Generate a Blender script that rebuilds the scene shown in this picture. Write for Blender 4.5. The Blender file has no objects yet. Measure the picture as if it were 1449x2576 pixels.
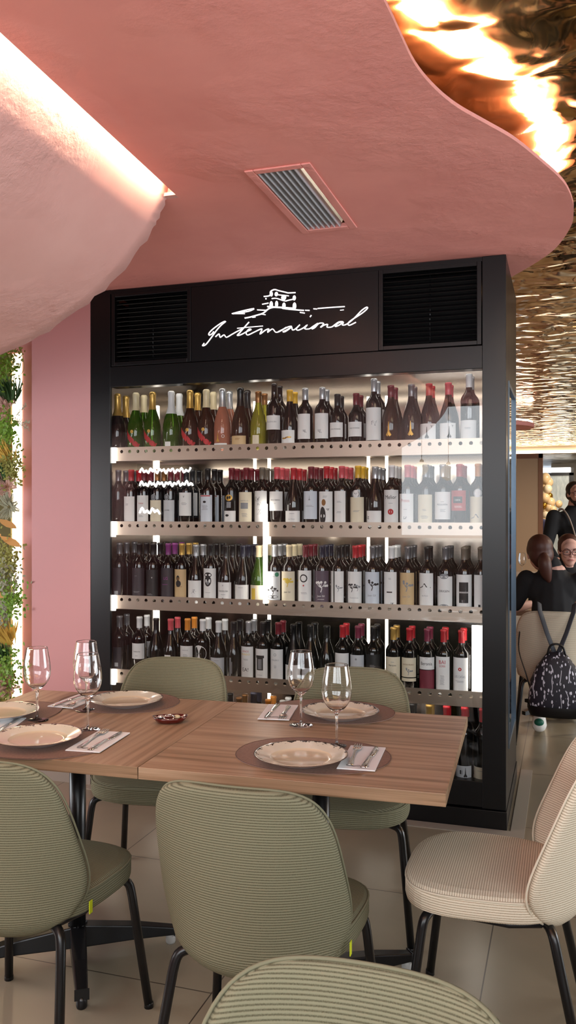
import bpy, math, random
from mathutils import Vector, Matrix
random.seed(7)
sc = bpy.context.scene
COL = sc.collection
PI = math.pi
# ---------------------------------------------------------------- camera
# World axes: x to the right along the cabinet front, y into the room, origin at the cabinet's right front foot.
# G turns survey points taken straight ahead of the camera into these axes.
ANG = math.radians(-18.0); C0 = Vector((0.972, 3.81, 0.0))
G = (Matrix.Translation(C0) @ Matrix.Rotation(ANG, 4, 'Z')).inverted(); FR = Matrix.Identity(4)
F = 2150.0; CX = 724.5; CY = 1288.0; EYE = 1.42
cam_d = bpy.data.cameras.new('camera'); cam = bpy.data.objects.new('camera', cam_d); COL.objects.link(cam)
cam.matrix_world = G @ Matrix.Translation((0, 0, EYE)) @ Matrix.Rotation(PI/2, 4, 'X')
cam_d.sensor_fit = 'VERTICAL'; cam_d.sensor_height = 36.0; cam_d.lens = F/2576*36.0
cam_d.clip_start = 0.02; cam_d.clip_end = 80
sc.camera = cam
sc.view_settings.view_transform = 'Standard'; sc.view_settings.look = 'None'
sc.view_settings.gamma = 1.0; sc.view_settings.use_curve_mapping = False
sc.view_settings.exposure = 0.45
cy = sc.cycles
cy.max_bounces = 18; cy.diffuse_bounces = 4; cy.glossy_bounces = 5; cy.transmission_bounces = 16; cy.transparent_max_bounces = 16
cy.use_denoising = True; cy.sample_clamp_indirect = 6.0; cy.caustics_refractive = False; cy.caustics_reflective = False
# ---------------------------------------------------------------- world
w = bpy.data.worlds.new('world'); sc.world = w; w.use_nodes = True
bg = w.node_tree.nodes['Background']; bg.inputs[0].default_value = (0.80, 0.88, 1.0, 1); bg.inputs[1].default_value = 0.6
def area(name, x, y, z, sx, sz, power, col, rx=90, rz=0):
    l = bpy.data.lights.new(name, 'AREA'); l.shape = 'RECTANGLE'; l.size = sx; l.size_y = sz; l.energy = power; l.color = col
    o = bpy.data.objects.new(name, l); COL.objects.link(o)
    o.matrix_world = FR @ Matrix.Translation((x, y, z)) @ Matrix.Rotation(math.radians(rz), 4, 'Z') @ Matrix.Rotation(math.radians(rx), 4, 'X')
    return o
# daylight through the windows of the back wall (behind the photographer)
DAY = (0.93, 0.97, 1.0)
area('offscreen_daylight', -0.6, -5.32, 1.86, 1.7, 1.38, 44, DAY, rx=90)
area('offscreen_daylight', 1.35, -5.32, 1.86, 1.7, 1.38, 36, DAY, rx=90)
area('offscreen_daylight', 3.3, -5.32, 1.86, 1.7, 1.38, 46, DAY, rx=90)
area('offscreen_daylight', -4.12, -2.3, 1.3, 2.0, 1.1, 46, DAY, rx=90, rz=-90)  # added fill from the left, brightens the green wall and pillar
area('offscreen_daylight', 6.1, 1.5, 1.5, 4.0, 1.9, 190, DAY, rx=90, rz=90)  # unseen right window, made large and strong to raise the room light
for dx, dy in ((2.6, 3.2), (3.4, 6.6), (3.6, 10.5), (0.3, 11.0), (0.6, 15.6)): area('far_room_fill', dx, dy, 2.62, 0.5, 0.5, 40, (1, 0.86, 0.68), rx=0)  # added area lights that brighten the far room and its people

# ---------------------------------------------------------------- helpers
def lin(r, g, b):
    def f(c):
        c /= 255.0
        return c/12.92 if c <= 0.04045 else ((c+0.055)/1.055)**2.4
    return (f(r), f(g), f(b), 1.0)
def mat(name, col, rough=0.5, metal=0.0, emit=None, es=0.0, trans=0.0, ior=1.45, coat=0.0, spec=0.5):
    m = bpy.data.materials.new(name); m.use_nodes = True
    p = m.node_tree.nodes['Principled BSDF']
    p.inputs['Base Color'].default_value = col; p.inputs['Roughness'].default_value = rough
    p.inputs['Metallic'].default_value = metal; p.inputs['Transmission Weight'].default_value = trans
    p.inputs['IOR'].default_value = ior; p.inputs['Coat Weight'].default_value = coat
    p.inputs['Specular IOR Level'].default_value = spec
    if emit: p.inputs['Emission Color'].default_value = emit; p.inputs['Emission Strength'].default_value = es
    return m
def N(m, t, **kw):
    n = m.node_tree.nodes.new(t)
    for k, v in kw.items():
        if k in n.inputs: n.inputs[k].default_value = v
        else: setattr(n, k, v)
    return n
def L(m, a, ao, b, bi): m.node_tree.links.new(a.outputs[ao], b.inputs[bi])
def P_(m): return m.node_tree.nodes['Principled BSDF']
def ramp(m, pts):
    r = N(m, 'ShaderNodeValToRGB'); e = r.color_ramp.elements
    e[0].position, e[0].color = pts[0]; e[1].position, e[1].color = pts[-1]
    for p, c in pts[1:-1]:
        k = e.new(p); k.color = c
    return r
def bump(m, src, so, strength, dist):
    b = N(m, 'ShaderNodeBump', Strength=strength, Distance=dist); L(m, src, so, b, 'Height'); L(m, b, 'Normal', P_(m), 'Normal'); return b

class MB:
    def __init__(s): s.v = []; s.f = []; s.m = []; s.u = []; s.sm = []
    def add(s, vs, fs, mi=0, uv=None, smooth=True):
        o = len(s.v); s.v += [tuple(v) for v in vs]
        for k, f in enumerate(fs):
            s.f.append([o+i for i in f]); s.m.append(mi); s.sm.append(smooth)
            s.u.append(uv[k] if uv else None)
        return s
    def box(s, x0, x1, y0, y1, z0, z1, mi=0):
        v = [(x0,y0,z0),(x1,y0,z0),(x1,y1,z0),(x0,y1,z0),(x0,y0,z1),(x1,y0,z1),(x1,y1,z1),(x0,y1,z1)]
        return s.add(v, [(0,3,2,1),(4,5,6,7),(0,1,5,4),(1,2,6,5),(2,3,7,6),(3,0,4,7)], mi, smooth=False)
    def obox(s, M, sx, sy, sz, mi=0):
        v = [M @ Vector((x*sx/2, y*sy/2, z*sz/2)) for z in (-1,1) for x, y in ((-1,-1),(1,-1),(1,1),(-1,1))]
        return s.add(v, [(0,3,2,1),(4,5,6,7),(0,1,5,4),(1,2,6,5),(2,3,7,6),(3,0,4,7)], mi, smooth=False)
    def lathe(s, prof, n=20, mi=0, cx=0, cy=0, cz=0, capb=True, capt=True, sy=1.0):
        vs = []; fs = []; k = len(prof)
        for r, z in prof:
            for i in range(n):
                a = 2*PI*i/n; vs.append((cx+r*math.cos(a), cy+r*math.sin(a)*sy, cz+z))
        for j in range(k-1):
            for i in range(n):
                i2 = (i+1) % n; fs.append((j*n+i, j*n+i2, (j+1)*n+i2, (j+1)*n+i))
        if capb: fs.append(tuple(range(n-1, -1, -1)))
        if capt: fs.append(tuple((k-1)*n+i for i in range(n)))
        return s.add(vs, fs, mi)
    def tube(s, path, r, n=8, mi=0, cap=True, flat=None):
        path = [Vector(p) for p in path]; rs = r if isinstance(r, (list, tuple)) else [r]*len(path)
        vs = []; fs = []; up = None
        for i, p in enumerate(path):
            t = (path[min(i+1, len(path)-1)] - path[max(i-1, 0)])
            t = t.normalized() if t.length > 1e-9 else Vector((0,0,1))
            if up is None:
                up = Vector((0,0,1)) if abs(t.z) < 0.9 else Vector((1,0,0))
            x = t.cross(up)
            if x.length < 1e-6: x = t.cross(Vector((0.3,1,0.1)))
            x.normalize(); y = x.cross(t).normalized(); up = y
            for k in range(n):
                a = 2*PI*k/n
                vs.append(p + x*math.cos(a)*rs[i] + y*math.sin(a)*rs[i]*(flat or 1))
        for j in range(len(path)-1):
            for k in range(n):
                k2 = (k+1) % n; fs.append((j*n+k, j*n+k2, (j+1)*n+k2, (j+1)*n+k))
        if cap: fs.append(tuple(range(n-1,-1,-1))); fs.append(tuple((len(path)-1)*n+k for k in range(n)))
        return s.add(vs, fs, mi)
    def ell(s, c, r, mi=0, nu=16, nv=10, rot=None):
        vs = []; fs = []
        for j in range(nv+1):
            th = PI*j/nv
            for i in range(nu):
                a = 2*PI*i/nu
                p = Vector((r[0]*math.sin(th)*math.cos(a), r[1]*math.sin(th)*math.sin(a), r[2]*math.cos(th)))
                if rot: p = rot @ p
                vs.append(p + Vector(c))
        for j in range(nv):
            for i in range(nu):
                i2 = (i+1) % nu; fs.append((j*nu+i, (j+1)*nu+i, (j+1)*nu+i2, j*nu+i2))
        return s.add(vs, fs, mi)
    def poly(s, pts, z0, z1, mi=0):
        n = len(pts)
        vs = [(p[0],p[1],z0) for p in pts] + [(p[0],p[1],z1) for p in pts]
        fs = [tuple(range(n-1,-1,-1)), tuple(range(n, 2*n))] + [(i, (i+1)%n, n+(i+1)%n, n+i) for i in range(n)]
        return s.add(vs, fs, mi, smooth=False)
    def build(s, name, mats, parent=None, bevel=0, sub=0, solid=0, remesh=0, smooth_it=0, segs=2):
        me = bpy.data.meshes.new(name); me.from_pydata(s.v, [], s.f)
        for m in (mats if isinstance(mats, (list, tuple)) else [mats]): me.materials.append(m)
        me.polygons.foreach_set('material_index', s.m); me.polygons.foreach_set('use_smooth', s.sm)
        if any(s.u):
            ul = me.uv_layers.new(name='UVMap'); k = 0; d = []
            for f, u in zip(s.f, s.u):
                for j in range(len(f)): d += list(u[j]) if u else [0.0, 0.0]
            ul.data.foreach_set('uv', d)
        me.update()
        o = bpy.data.objects.new(name, me); COL.objects.link(o)
        if parent: o.parent = parent
        if remesh:
            r = o.modifiers.new('remesh', 'REMESH'); r.mode = 'VOXEL'; r.voxel_size = remesh; r.use_smooth_shade = True
        if smooth_it:
            r = o.modifiers.new('smooth', 'SMOOTH'); r.iterations = smooth_it; r.factor = 0.5
        if solid:
            r = o.modifiers.new('solid', 'SOLIDIFY'); r.thickness = solid; r.offset = 0
        if bevel:
            r = o.modifiers.new('bevel', 'BEVEL'); r.width = bevel; r.segments = segs; r.limit_method = 'ANGLE'
        if sub:
            r = o.modifiers.new('sub', 'SUBSURF'); r.levels = sub; r.render_levels = sub
        return o
def tag(o, label=None, cat=None, group=None, kind=None):
    if label: o['label'] = label
    if cat: o['category'] = cat
    if group: o['group'] = group
    if kind: o['kind'] = kind
    return o
def thing(name, label, cat, M, group=None):
    o = bpy.data.objects.new(name, None); COL.objects.link(o); o.empty_display_size = 0.05
    o.matrix_world = M; return tag(o, label, cat, group)
def struct(name, mb, m, M=None, **kw):
    o = mb.build(name, m, **kw); o['kind'] = 'structure'
    o.matrix_world = M if M is not None else FR
    return o
def T(x, y, z=0, rz=0): return Matrix.Translation((x, y, z)) @ Matrix.Rotation(rz, 4, 'Z')
def TW(x, y, z=0, rz=0): return G @ T(x, y, z, rz)
def PX(px, py, D): return Vector(((px-CX)/F*D, D, EYE-(py-CY)/F*D))
def on_z(px, py, z):
    D = F*(EYE-z)/(py-CY); return PX(px, py, D)
camL = G @ Vector((0, 0, EYE))
def on_y(px, py, yl):                     # local (room frame) point on plane y = yl
    d = G.to_3x3() @ Vector(((px-CX)/F, 1, -(py-CY)/F))
    return camL + d*((yl-camL.y)/d.y)
# ---------------------------------------------------------------- materials
def plaster(name, c, c2, strength=0.35):
    m = mat(name, c, 0.75)
    tc = N(m, 'ShaderNodeTexCoord'); n1 = N(m, 'ShaderNodeTexNoise', Scale=2.2, Detail=6.0, Roughness=0.6); L(m, tc, 'Object', n1, 'Vector')
    r = ramp(m, [(0.35, c), (0.7, c2)]); L(m, n1, 'Fac', r, 'Fac'); L(m, r, 'Color', P_(m), 'Base Color')
    n2 = N(m, 'ShaderNodeTexNoise', Scale=13.0, Detail=9.0, Roughness=0.62, Distortion=0.12); L(m, tc, 'Object', n2, 'Vector')
    n3 = N(m, 'ShaderNodeTexNoise', Scale=1.7, Detail=2.0); L(m, tc, 'Object', n3, 'Vector')
    r3 = ramp(m, [(0.45, (0.05,)*3+(1,)), (0.65, (1,1,1,1))]); L(m, n3, 'Fac', r3, 'Fac')
    mu = N(m, 'ShaderNodeMath', operation='MULTIPLY'); L(m, n2, 'Fac', mu, 0); L(m, r3, 'Color', mu, 1)
    bump(m, mu, 0, strength, 0.03); return m
M_pink = plaster('pink_plaster', lin(246,168,158), lin(236,156,148), 0.5)
M_pinkc = plaster('pale_pink_plaster', lin(226,178,170), lin(216,164,156), 0.7)
M_pinkw = mat('pink_paint', lin(196,142,142), 0.6)
M_black = mat('black_powder_coat', lin(13,13,15), 0.32, spec=0.4)
M_blackin = mat('dark_void', lin(8,8,9), 0.8)
M_leg = mat('black_leg_metal', lin(18,18,20), 0.3)
M_steel = mat('brushed_steel', (0.34,0.285,0.235,1), 0.36, 0.85)
M_steelb = mat('steel_lining', (0.30,0.26,0.22,1), 0.14, 1.0)
M_white = mat('white_sign', (0.95,0.9,0.9,1), 0.5, emit=(1,0.93,0.93,1), es=0.9)
def led(name, col, s): return mat(name, (0.9,0.9,0.9,1), 0.5, emit=col+(1,), es=s)
M_led_cab = led('cabinet_led', (1,0.93,0.82), 7)
M_led_cove = led('cove_led', (1,0.80,0.54), 48)
M_led_gold = led('gold_cove_led', (1,0.88,0.66), 85)
M_led_far = led('far_cove_led', (1,0.82,0.6), 14)
M_led_green = led('garden_led', (1,0.74,0.45), 7)
M_lamp = led('lamp_glow', (1,0.92,0.8), 7)
# gold rippled ceiling
M_gold = mat('gold_ripple_mirror', (0.52,0.285,0.095,1), 0.09, 1.0)
tc = N(M_gold, 'ShaderNodeTexCoord'); n1 = N(M_gold, 'ShaderNodeTexNoise', Scale=5.5, Detail=1.5, Roughness=0.4, Distortion=0.5); L(M_gold, tc, 'Object', n1, 'Vector')
bump(M_gold, n1, 'Fac', 0.42, 0.06)
# floor tiles
M_floor = mat('beige_floor_tile', lin(150,132,116), 0.28)
tc = N(M_floor, 'ShaderNodeTexCoord'); mp = N(M_floor, 'ShaderNodeMapping'); L(M_floor, tc, 'Object', mp, 'Vector')
TU, TV = 0.757, 0.83
pl = G @ Vector((0.702, 2.927, 0)); ph = G @ Vector((0.298, 3.224, 0))
mp.inputs['Location'].default_value = (-(pl.x % TU), -(ph.y % TV), 0)
br = N(M_floor, 'ShaderNodeTexBrick', offset=0.0, squash=1.0, Scale=1.0)
br.inputs['Brick Width'].default_value = TU; br.inputs['Row Height'].default_value = TV; br.inputs['Mortar Size'].default_value = 0.0022; br.inputs['Mortar Smooth'].default_value = 0.1
n1 = N(M_floor, 'ShaderNodeTexNoise', Scale=3.0, Detail=6.0); L(M_floor, tc, 'Object', n1, 'Vector')
r = ramp(M_floor, [(0.3, lin(138,126,106)), (0.7, lin(150,137,116))]); L(M_floor, n1, 'Fac', r, 'Fac')
L(M_floor, mp, 'Vector', br, 'Vector'); L(M_floor, r, 'Color', br, 'Color1'); L(M_floor, r, 'Color', br, 'Color2'); br.inputs['Mortar'].default_value = lin(70,60,50)
L(M_floor, br, 'Color', P_(M_floor), 'Base Color')
# wood
def wood(name, axis, c1, c2, c3):
    m = mat(name, c1, 0.38)
    tc = N(m, 'ShaderNodeTexCoord'); mp = N(m, 'ShaderNodeMapping'); L(m, tc, 'Object', mp, 'Vector')
    s = [38.0, 38.0, 60.0]; s[axis] = 1.3; mp.inputs['Scale'].default_value = s
    n = N(m, 'ShaderNodeTexNoise', Scale=1.0, Detail=5.0, Roughness=0.55, Distortion=0.3); L(m, mp, 'Vector', n, 'Vector')
    r = ramp(m, [(0.32, c1), (0.5, c2), (0.68, c3)]); L(m, n, 'Fac', r, 'Fac'); L(m, r, 'Color', P_(m), 'Base Color'); return m
M_woodx = wood('walnut_veneer_across', 0, lin(126,98,72), lin(164,132,103), lin(184,154,126))
M_woody = wood('walnut_veneer_along', 1, lin(126,98,72), lin(164,132,103), lin(184,154,126))
M_frame = mat('brown_wood_frame', lin(140,98,76), 0.5)
# corduroy fabric driven by the UV: v in metres
def fabric(name, light, dark, pitch):
    m = mat(name, light, 0.9, spec=0.15)
    uv = N(m, 'ShaderNodeUVMap'); sp = N(m, 'ShaderNodeSeparateXYZ'); L(m, uv, 'UV', sp, 0)
    mu = N(m, 'ShaderNodeMath', operation='MULTIPLY'); mu.inputs[1].default_value = 2*PI/pitch; L(m, sp, 'Y', mu, 0)
    si = N(m, 'ShaderNodeMath', operation='SINE'); L(m, mu, 0, si, 0)
    nz = N(m, 'ShaderNodeTexNoise', Scale=420.0, Detail=1.0); L(m, uv, 'UV', nz, 'Vector')
    ad = N(m, 'ShaderNodeMath', operation='MULTIPLY_ADD'); L(m, nz, 'Fac', ad, 0); ad.inputs[1].default_value = 1.2; L(m, si, 0, ad, 2)
    r = ramp(m, [(0.05, dark), (0.62, light)]); mr = N(m, 'ShaderNodeMapRange'); mr.inputs[1].default_value = -0.9; mr.inputs[2].default_value = 2.0
    L(m, ad, 0, mr, 0); L(m, mr, 0, r, 'Fac'); L(m, r, 'Color', P_(m), 'Base Color')
    bump(m, mr, 0, 0.35, 0.002); return m
M_green = fabric('green_ribbed_fabric', lin(134,131,107), lin(76,72,54), 0.0062)
M_beige = fabric('beige_ribbed_fabric', lin(228,216,194), lin(160,140,114), 0.0062)
M_lime = mat('lime_tag', lin(205,215,30), 0.6)
# ================================================================ SETTING (room frame)
ZC = 2.57; ZG = 2.72
mb = MB(); mb.box(-4.2, 7.2, -5.4, 20, -0.08, 0); struct('floor', mb, M_floor)
# pink dropped ceiling with its wavy right edge
curve = [(965,0),(1003,80),(1045,165),(1095,225),(1150,270),(1220,310),(1290,350),(1350,397),(1400,440),(1425,470),(1440,505),(1443,535),(1436,570),(1400,622),(1350,660),(1290,695)]
cpts = []
for px, py in curve:
    p = G @ on_z(px, py, ZC); cpts.append((p.x, p.y))
cpts = [(cpts[0][0]-0.10, -5.25), (cpts[0][0]-0.06, -3.4), (cpts[0][0]-0.045, -2.6)] + cpts
# rounder sampling (Catmull-Rom)
def catmull(p, k=5):
    out = []
    for i in range(len(p)-1):
        a = p[max(i-1,0)]; b = p[i]; c = p[i+1]; d = p[min(i+2,len(p)-1)]
        for s in range(k):
            t = s/k
            out.append(tuple(0.5*((2*b[j])+(-a[j]+c[j])*t+(2*a[j]-5*b[j]+4*c[j]-d[j])*t*t+(-a[j]+3*b[j]-3*c[j]+d[j])*t**3) for j in range(len(b))))
    out.append(p[-1]); return out
edge = catmull(cpts)
YE = -1.0745
def slot(y): return -1.093 + 0.0503*(YE - y)
poly = edge + [(-0.25, 0.86), (-4.2, 0.86), (-4.2, YE), (slot(YE), YE), (slot(-5.25), -5.25)]
VX0, VX1, VY0, VY1 = -1.12+0.0, -0.87, -0.60, 0.08
vq = [G @ on_z(px, py, ZC) for px, py in ((613,430),(788,405),(893,573),(760,583))]
VX0 = (vq[0].x+vq[3].x)/2; VX1 = (vq[1].x+vq[2].x)/2; VY0 = (vq[0].y+vq[1].y)/2; VY1 = (vq[2].y+vq[3].y)/2
# ceiling board: outline walls + underside with a rectangular hole for the vent
hx0, hx1, hy0, hy1 = VX0+0.03, VX1-0.03, VY0+0.03, VY1-0.03
import bmesh
bm = bmesh.new()
def ring(pts, z): return [bm.verts.new((p[0], p[1], z)) for p in pts]
hole = [(hx0,hy0),(hx1,hy0),(hx1,hy1),(hx0,hy1)]
for z in (ZC, ZC+0.012):
    o = ring(poly, z); h = ring(hole, z)
    es = [bm.edges.new((o[i], o[(i+1) % len(o)])) for i in range(len(o))] + [bm.edges.new((h[i], h[(i+1) % 4])) for i in range(4)]
    bmesh.ops.triangle_fill(bm, use_beauty=True, use_dissolve=False, edges=es)
    if z == ZC: o0, h0 = o, h
for a, b in ((o0, o), (h0, h)):
    for i in range(len(a)):
        j = (i+1) % len(a); bm.faces.new((a[i], a[j], b[j], b[i]))
bmesh.ops.recalc_face_normals(bm, faces=bm.faces)
me = bpy.data.meshes.new('ceiling_pink'); bm.to_mesh(me); bm.free(); me.materials.append(M_pink)
o = bpy.data.objects.new('ceiling_pink', me); COL.objects.link(o); o.matrix_world = FR; o['kind'] = 'structure'
o['label'] = 'pink plastered dropped ceiling with a wavy edge'
# gold upper ceiling
mb = MB(); mb.box(-4.2, 7.2, -5.4, 14.05, ZG, ZG+0.05); struct('ceiling_gold', mb, M_gold)
mb = MB(); mb.box(-4.2, 7.2, 14.05, 20, 2.66, 2.72); M_marble = mat('grey_marble', lin(190,188,182), 0.4)
tcm = N(M_marble, 'ShaderNodeTexCoord'); nm = N(M_marble, 'ShaderNodeTexNoise', Scale=2.0, Detail=8.0, Distortion=1.5); L(M_marble, tcm, 'Object', nm, 'Vector')
rm = ramp(M_marble, [(0.42, lin(120,118,112)), (0.52, lin(196,194,188)), (0.7, lin(206,204,198))]); L(M_marble, nm, 'Fac', rm, 'Fac'); L(M_marble, rm, 'Color', P_(M_marble), 'Base Color')
struct('ceiling_back', mb, M_marble)
# fine seams between the gold sheets
mb = MB()
for x in (0.62, 1.9, 3.2, 4.5): mb.box(x-0.004, x+0.004, -5.4, 14.0, ZG-0.003, ZG)
for y in (-1.35, 2.4, 6.2, 10.0): mb.box(0.3, 7.0, y-0.004, y+0.004, ZG-0.003, ZG)
struct('trim_1', mb, mat('gold_seam', (0.85,0.6,0.3,1), 0.3, 1.0))
# second, far pink soffit with its own glow
blob = [(-1.55,6.6),(0.2,6.7),(0.75,6.95),(0.98,7.3),(0.93,7.65),(0.62,7.85),(0.45,8.05),(0.52,8.35),(0.40,8.7),(-0.2,9.0),(-1.55,9.1)]
blob = catmull([(min(x-1.12, 9), y) for x, y in blob], 4); mb = MB(); mb.poly(blob, 2.50, 2.55); struct('ceiling_far_soffit', mb, M_pink)
mb = MB(); mb.tube([(x*0.985-0.03, y+0.02, 2.572) for x, y in blob], 0.010, 6)
o = mb.build('led_strip', M_led_far); tag(o, 'LED strip glowing above the small far pink soffit', 'light strip')
# cove LED tapes
off = []
for i in range(len(edge)):
    a = Vector(edge[max(i-1,0)]); b = Vector(edge[min(i+1,len(edge)-1)]); t = (b-a).normalized()
    off.append((edge[i][0]-t.y*0.03 if False else edge[i][0]-0.0+(-t.y)*0.0, edge[i][1]))
inn = []
for i in range(len(edge)-3):
    a = Vector(edge[max(i-1,0)]); b = Vector(edge[i+1]); t = (b-a).normalized(); n = Vector((-t.y, t.x))
    p = Vector(edge[i]) + n*0.03; q = Vector(edge[i]) + n*0.115; inn.append((p.x, p.y, ZC+0.022)); inn.append((q.x, q.y, ZC+0.022))
mb = MB(); mb.add(inn, [(2*k, 2*k+2, 2*k+3, 2*k+1) for k in range(len(inn)//2-1)])
o = mb.build('led_strip', M_led_gold, solid=0.006); tag(o, 'glowing LED strip along the wavy edge of the pink ceiling', 'light strip')
mb = MB(); ys = [-5.2, -4, -3, -2, YE-0.07]; mb.tube([(slot(y)-0.004, y, ZC+0.030) for y in ys], 0.012, 8)
o = mb.build('led_strip', M_led_cove); o.matrix_world = FR; tag(o, 'straight LED strip in the slot above the curved pink canopy', 'light strip')
# curved canopy dropping to the left
prof = [(0.035,2.70),(0.042,2.60),(0.055,2.55),(0.085,2.49),(0.115,2.447),(0.2,2.352),(0.311,2.256),(0.45,2.170),(0.59,2.10),(0.772,2.038),(1.0,1.985),(1.4,1.95),(2.0,1.93),(3.0,1.92)]
prof = catmull(prof, 4)
mb = MB(); yy = [YE + (-5.25-YE)*i/60 for i in range(61)]; vs = []; fs = []; n = len(prof)
for k, y in enumerate(yy):
    for i, (s, z) in enumerate(prof):
        jit = (random.uniform(-0.012, 0.012) if k == 0 and i > 3 else 0)
        vs.append((slot(y)-s, y+jit, z))
for k in range(60):
    for i in range(n-1): fs.append((k*n+i, k*n+i+1, (k+1)*n+i+1, (k+1)*n+i))
mb.add(vs, fs)
nb = len(mb.v); top = []                      # back side
for y in (YE, -5.25):
    for s, z in prof: top.append((slot(y)-s-0.03, y, z+0.05))
mb.add(top, [(i+1, i, n+i, n+i+1) for i in range(n-1)])
for i in range(n-1): mb.f.append([i+1, i, nb+i, nb+i+1]); mb.m.append(0); mb.sm.append(False); mb.u.append(None)
o = struct('ceiling_canopy', mb, M_pinkc); o['label'] = 'curved pale pink plaster canopy sweeping down to the left'
mb = MB(); mb.box(slot(YE)-0.075, slot(YE)+0.05, YE-0.002, YE+0.01, ZC+0.001, ZG); mb.box(slot(YE)-0.05, slot(YE)+0.0, YE-0.03, YE+0.0, ZC+0.0, ZC+0.012); struct('trim_5', mb, M_pinkc)
# walls
mb = MB(); mb.box(-2.463, -2.107, 0, 0.30, 0, ZC); struct('wall_pillar', mb, M_pinkw)
mb = MB(); mb.box(-4.2, -2.463, 0.13, 0.25, 0, ZC); mb.box(-2.463, -2.105, 0.3, 0.4, 0, ZC); struct('wall_recess', mb, M_pinkw)
mb = MB(); mb.box(-2.48, -2.1, -0.012, 0, 0, 0.075); mb.box(-4.2, -2.463, 0.118, 0.13, 0, 0.075); struct('baseboard_left', mb, mat('grey_baseboard', lin(150,140,130), 0.4))
mb = MB(); mb.box(-4.3, -4.2, -5.4, -3.35, 0, 2.8); mb.box(-4.3, -4.2, -1.25, 0.9, 0, 2.8); mb.box(-4.3, -4.2, -3.35, -1.25, 0, 0.72); mb.box(-4.3, -4.2, -3.35, -1.25, 1.88, 2.8); struct('wall_left', mb, M_pinkw)  # opening made for the added daylight on this side
mb = MB(); mb.box(-4.3, -2.1, 0.86, 0.95, 0, 2.8); mb.box(-2.105, -0.02, 0.86, 0.95, 0, 2.6); struct('wall_behind_cabinet', mb, M_pinkw)
# back wall with window openings (behind the photographer)
M_wall = mat('warm_grey_wall', lin(176,150,138), 0.7)
mb = MB(); mb.box(-4.3, 7.3, -5.4, -5.28, 0, 1.17); mb.box(-4.3, 7.3, -5.4, -5.28, 2.56, 2.8); mb.box(-4.3, -1.46, -5.4, -5.28, 1.17, 2.56); mb.box(4.2, 7.3, -5.4, -5.28, 1.17, 2.56)
mb.box(0.27, 0.47, -5.4, -5.28, 1.17, 2.56); mb.box(2.22, 2.42, -5.4, -5.28, 1.17, 2.56); struct('wall_back', mb, M_wall)
# right wall with a wide window, never in frame but lighting the room
mb = MB(); mb.box(6.2, 6.3, -5.4, 20, 0, 0.5); mb.box(6.2, 6.3, -5.4, 20, 2.5, 2.8); mb.box(6.2, 6.3, -5.4, -0.6, 0.5, 2.5); mb.box(6.2, 6.3, 3.6, 20, 0.5, 2.5); struct('wall_right', mb, M_wall)
mb = MB(); mb.box(-1.7, -1.6, 0.95, 20, 0, 2.72); struct('wall_far_left', mb, mat('tan_wall', lin(176,150,122), 0.7))
# far end: cream beam, wood framed panel, room beyond
YF = 14.0
def yq(px, py, y=YF): return on_y(px, py, y)
a = yq(1290, 1142); bt = a.z
M_cream = mat('cream_beam', lin(232,214,186), 0.6, spec=0.3)
mb = MB(); mb.box(-1.7, 7.2, YF, YF+0.25, bt, ZG); struct('trim_2', mb, M_cream)
mb = MB(); mb.box(-1.6, 2.2, YF-0.05, YF-0.03, bt+0.0, bt+0.02); o = mb.build('led_strip', M_led_far); tag(o, 'warm LED strip along the foot of the far cream beam', 'light strip')
p0 = yq(1296, 1144); p1 = yq(1366, 1144)
root = thing('framed_panel', 'tall beige panel in a brown wooden frame at the far end', 'panel', FR @ T((p0.x+p1.x)/2, YF-0.02, 0))
hw = (p1.x-p0.x)/2; hz = bt
mb = MB(); mb.box(-hw, hw-0.08, 0.0, 0.03, 0.05, hz-0.09); mb.build('panel_board', mat('beige_panel', lin(192,164,138), 0.5), root)
mb = MB(); mb.box(hw-0.09, hw, -0.03, 0.05, 0, hz); mb.box(-hw, hw, -0.03, 0.05, hz-0.1, hz); mb.box(-hw, hw, -0.03, 0.05, 0, 0.1); mb.build('frame', M_frame, root, bevel=0.006)
YB = 17.0
mb = MB(); mb.box(-0.1, 7.2, YB+2, YB+2.1, 0, 2.7); struct('wall_far', mb, mat('pale_far_wall', lin(196,190,178), 0.7))
q0 = yq(1362, 1177, YB); q1 = yq(1436, 1188, YB)
mb = MB(); mb.box(q0.x, q1.x, YB-0.05, YB+0.02, q1.z, q0.z); o = mb.build('light_box', led('white_tube', (1,0.98,0.9), 3.2), bevel=0.01); o.matrix_world = FR; tag(o, 'long white glowing light box above the far doorway', 'light')
q2 = yq(1432, 1195, YB)
root = thing('door_frame', 'dark framed glass doorway under the light box at the far end', 'door', FR @ T(0, YB, 0))
mb = MB(); mb.box(q0.x, q2.x+0.1, 0.03, 0.1, q1.z-0.07, q1.z-0.01); mb.box(q2.x, q2.x+0.1, 0.03, 0.1, 0, q0.z); mb.build('frame', M_black, root)
mb = MB(); mb.box(q0.x, q2.x, 0.05, 0.06, 0, q1.z-0.07)
mg = mat('frosted_pane', lin(196,206,208), 0.35); n1 = N(mg, 'ShaderNodeTexNoise', Scale=14.0, Detail=4.0); r = ramp(mg, [(0.35, lin(176,188,192)), (0.7, lin(214,222,222))]); L(mg, n1, 'Fac', r, 'Fac'); L(mg, r, 'Color', P_(mg), 'Base Color')
mb.build('glass_pane', mg, root)
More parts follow.
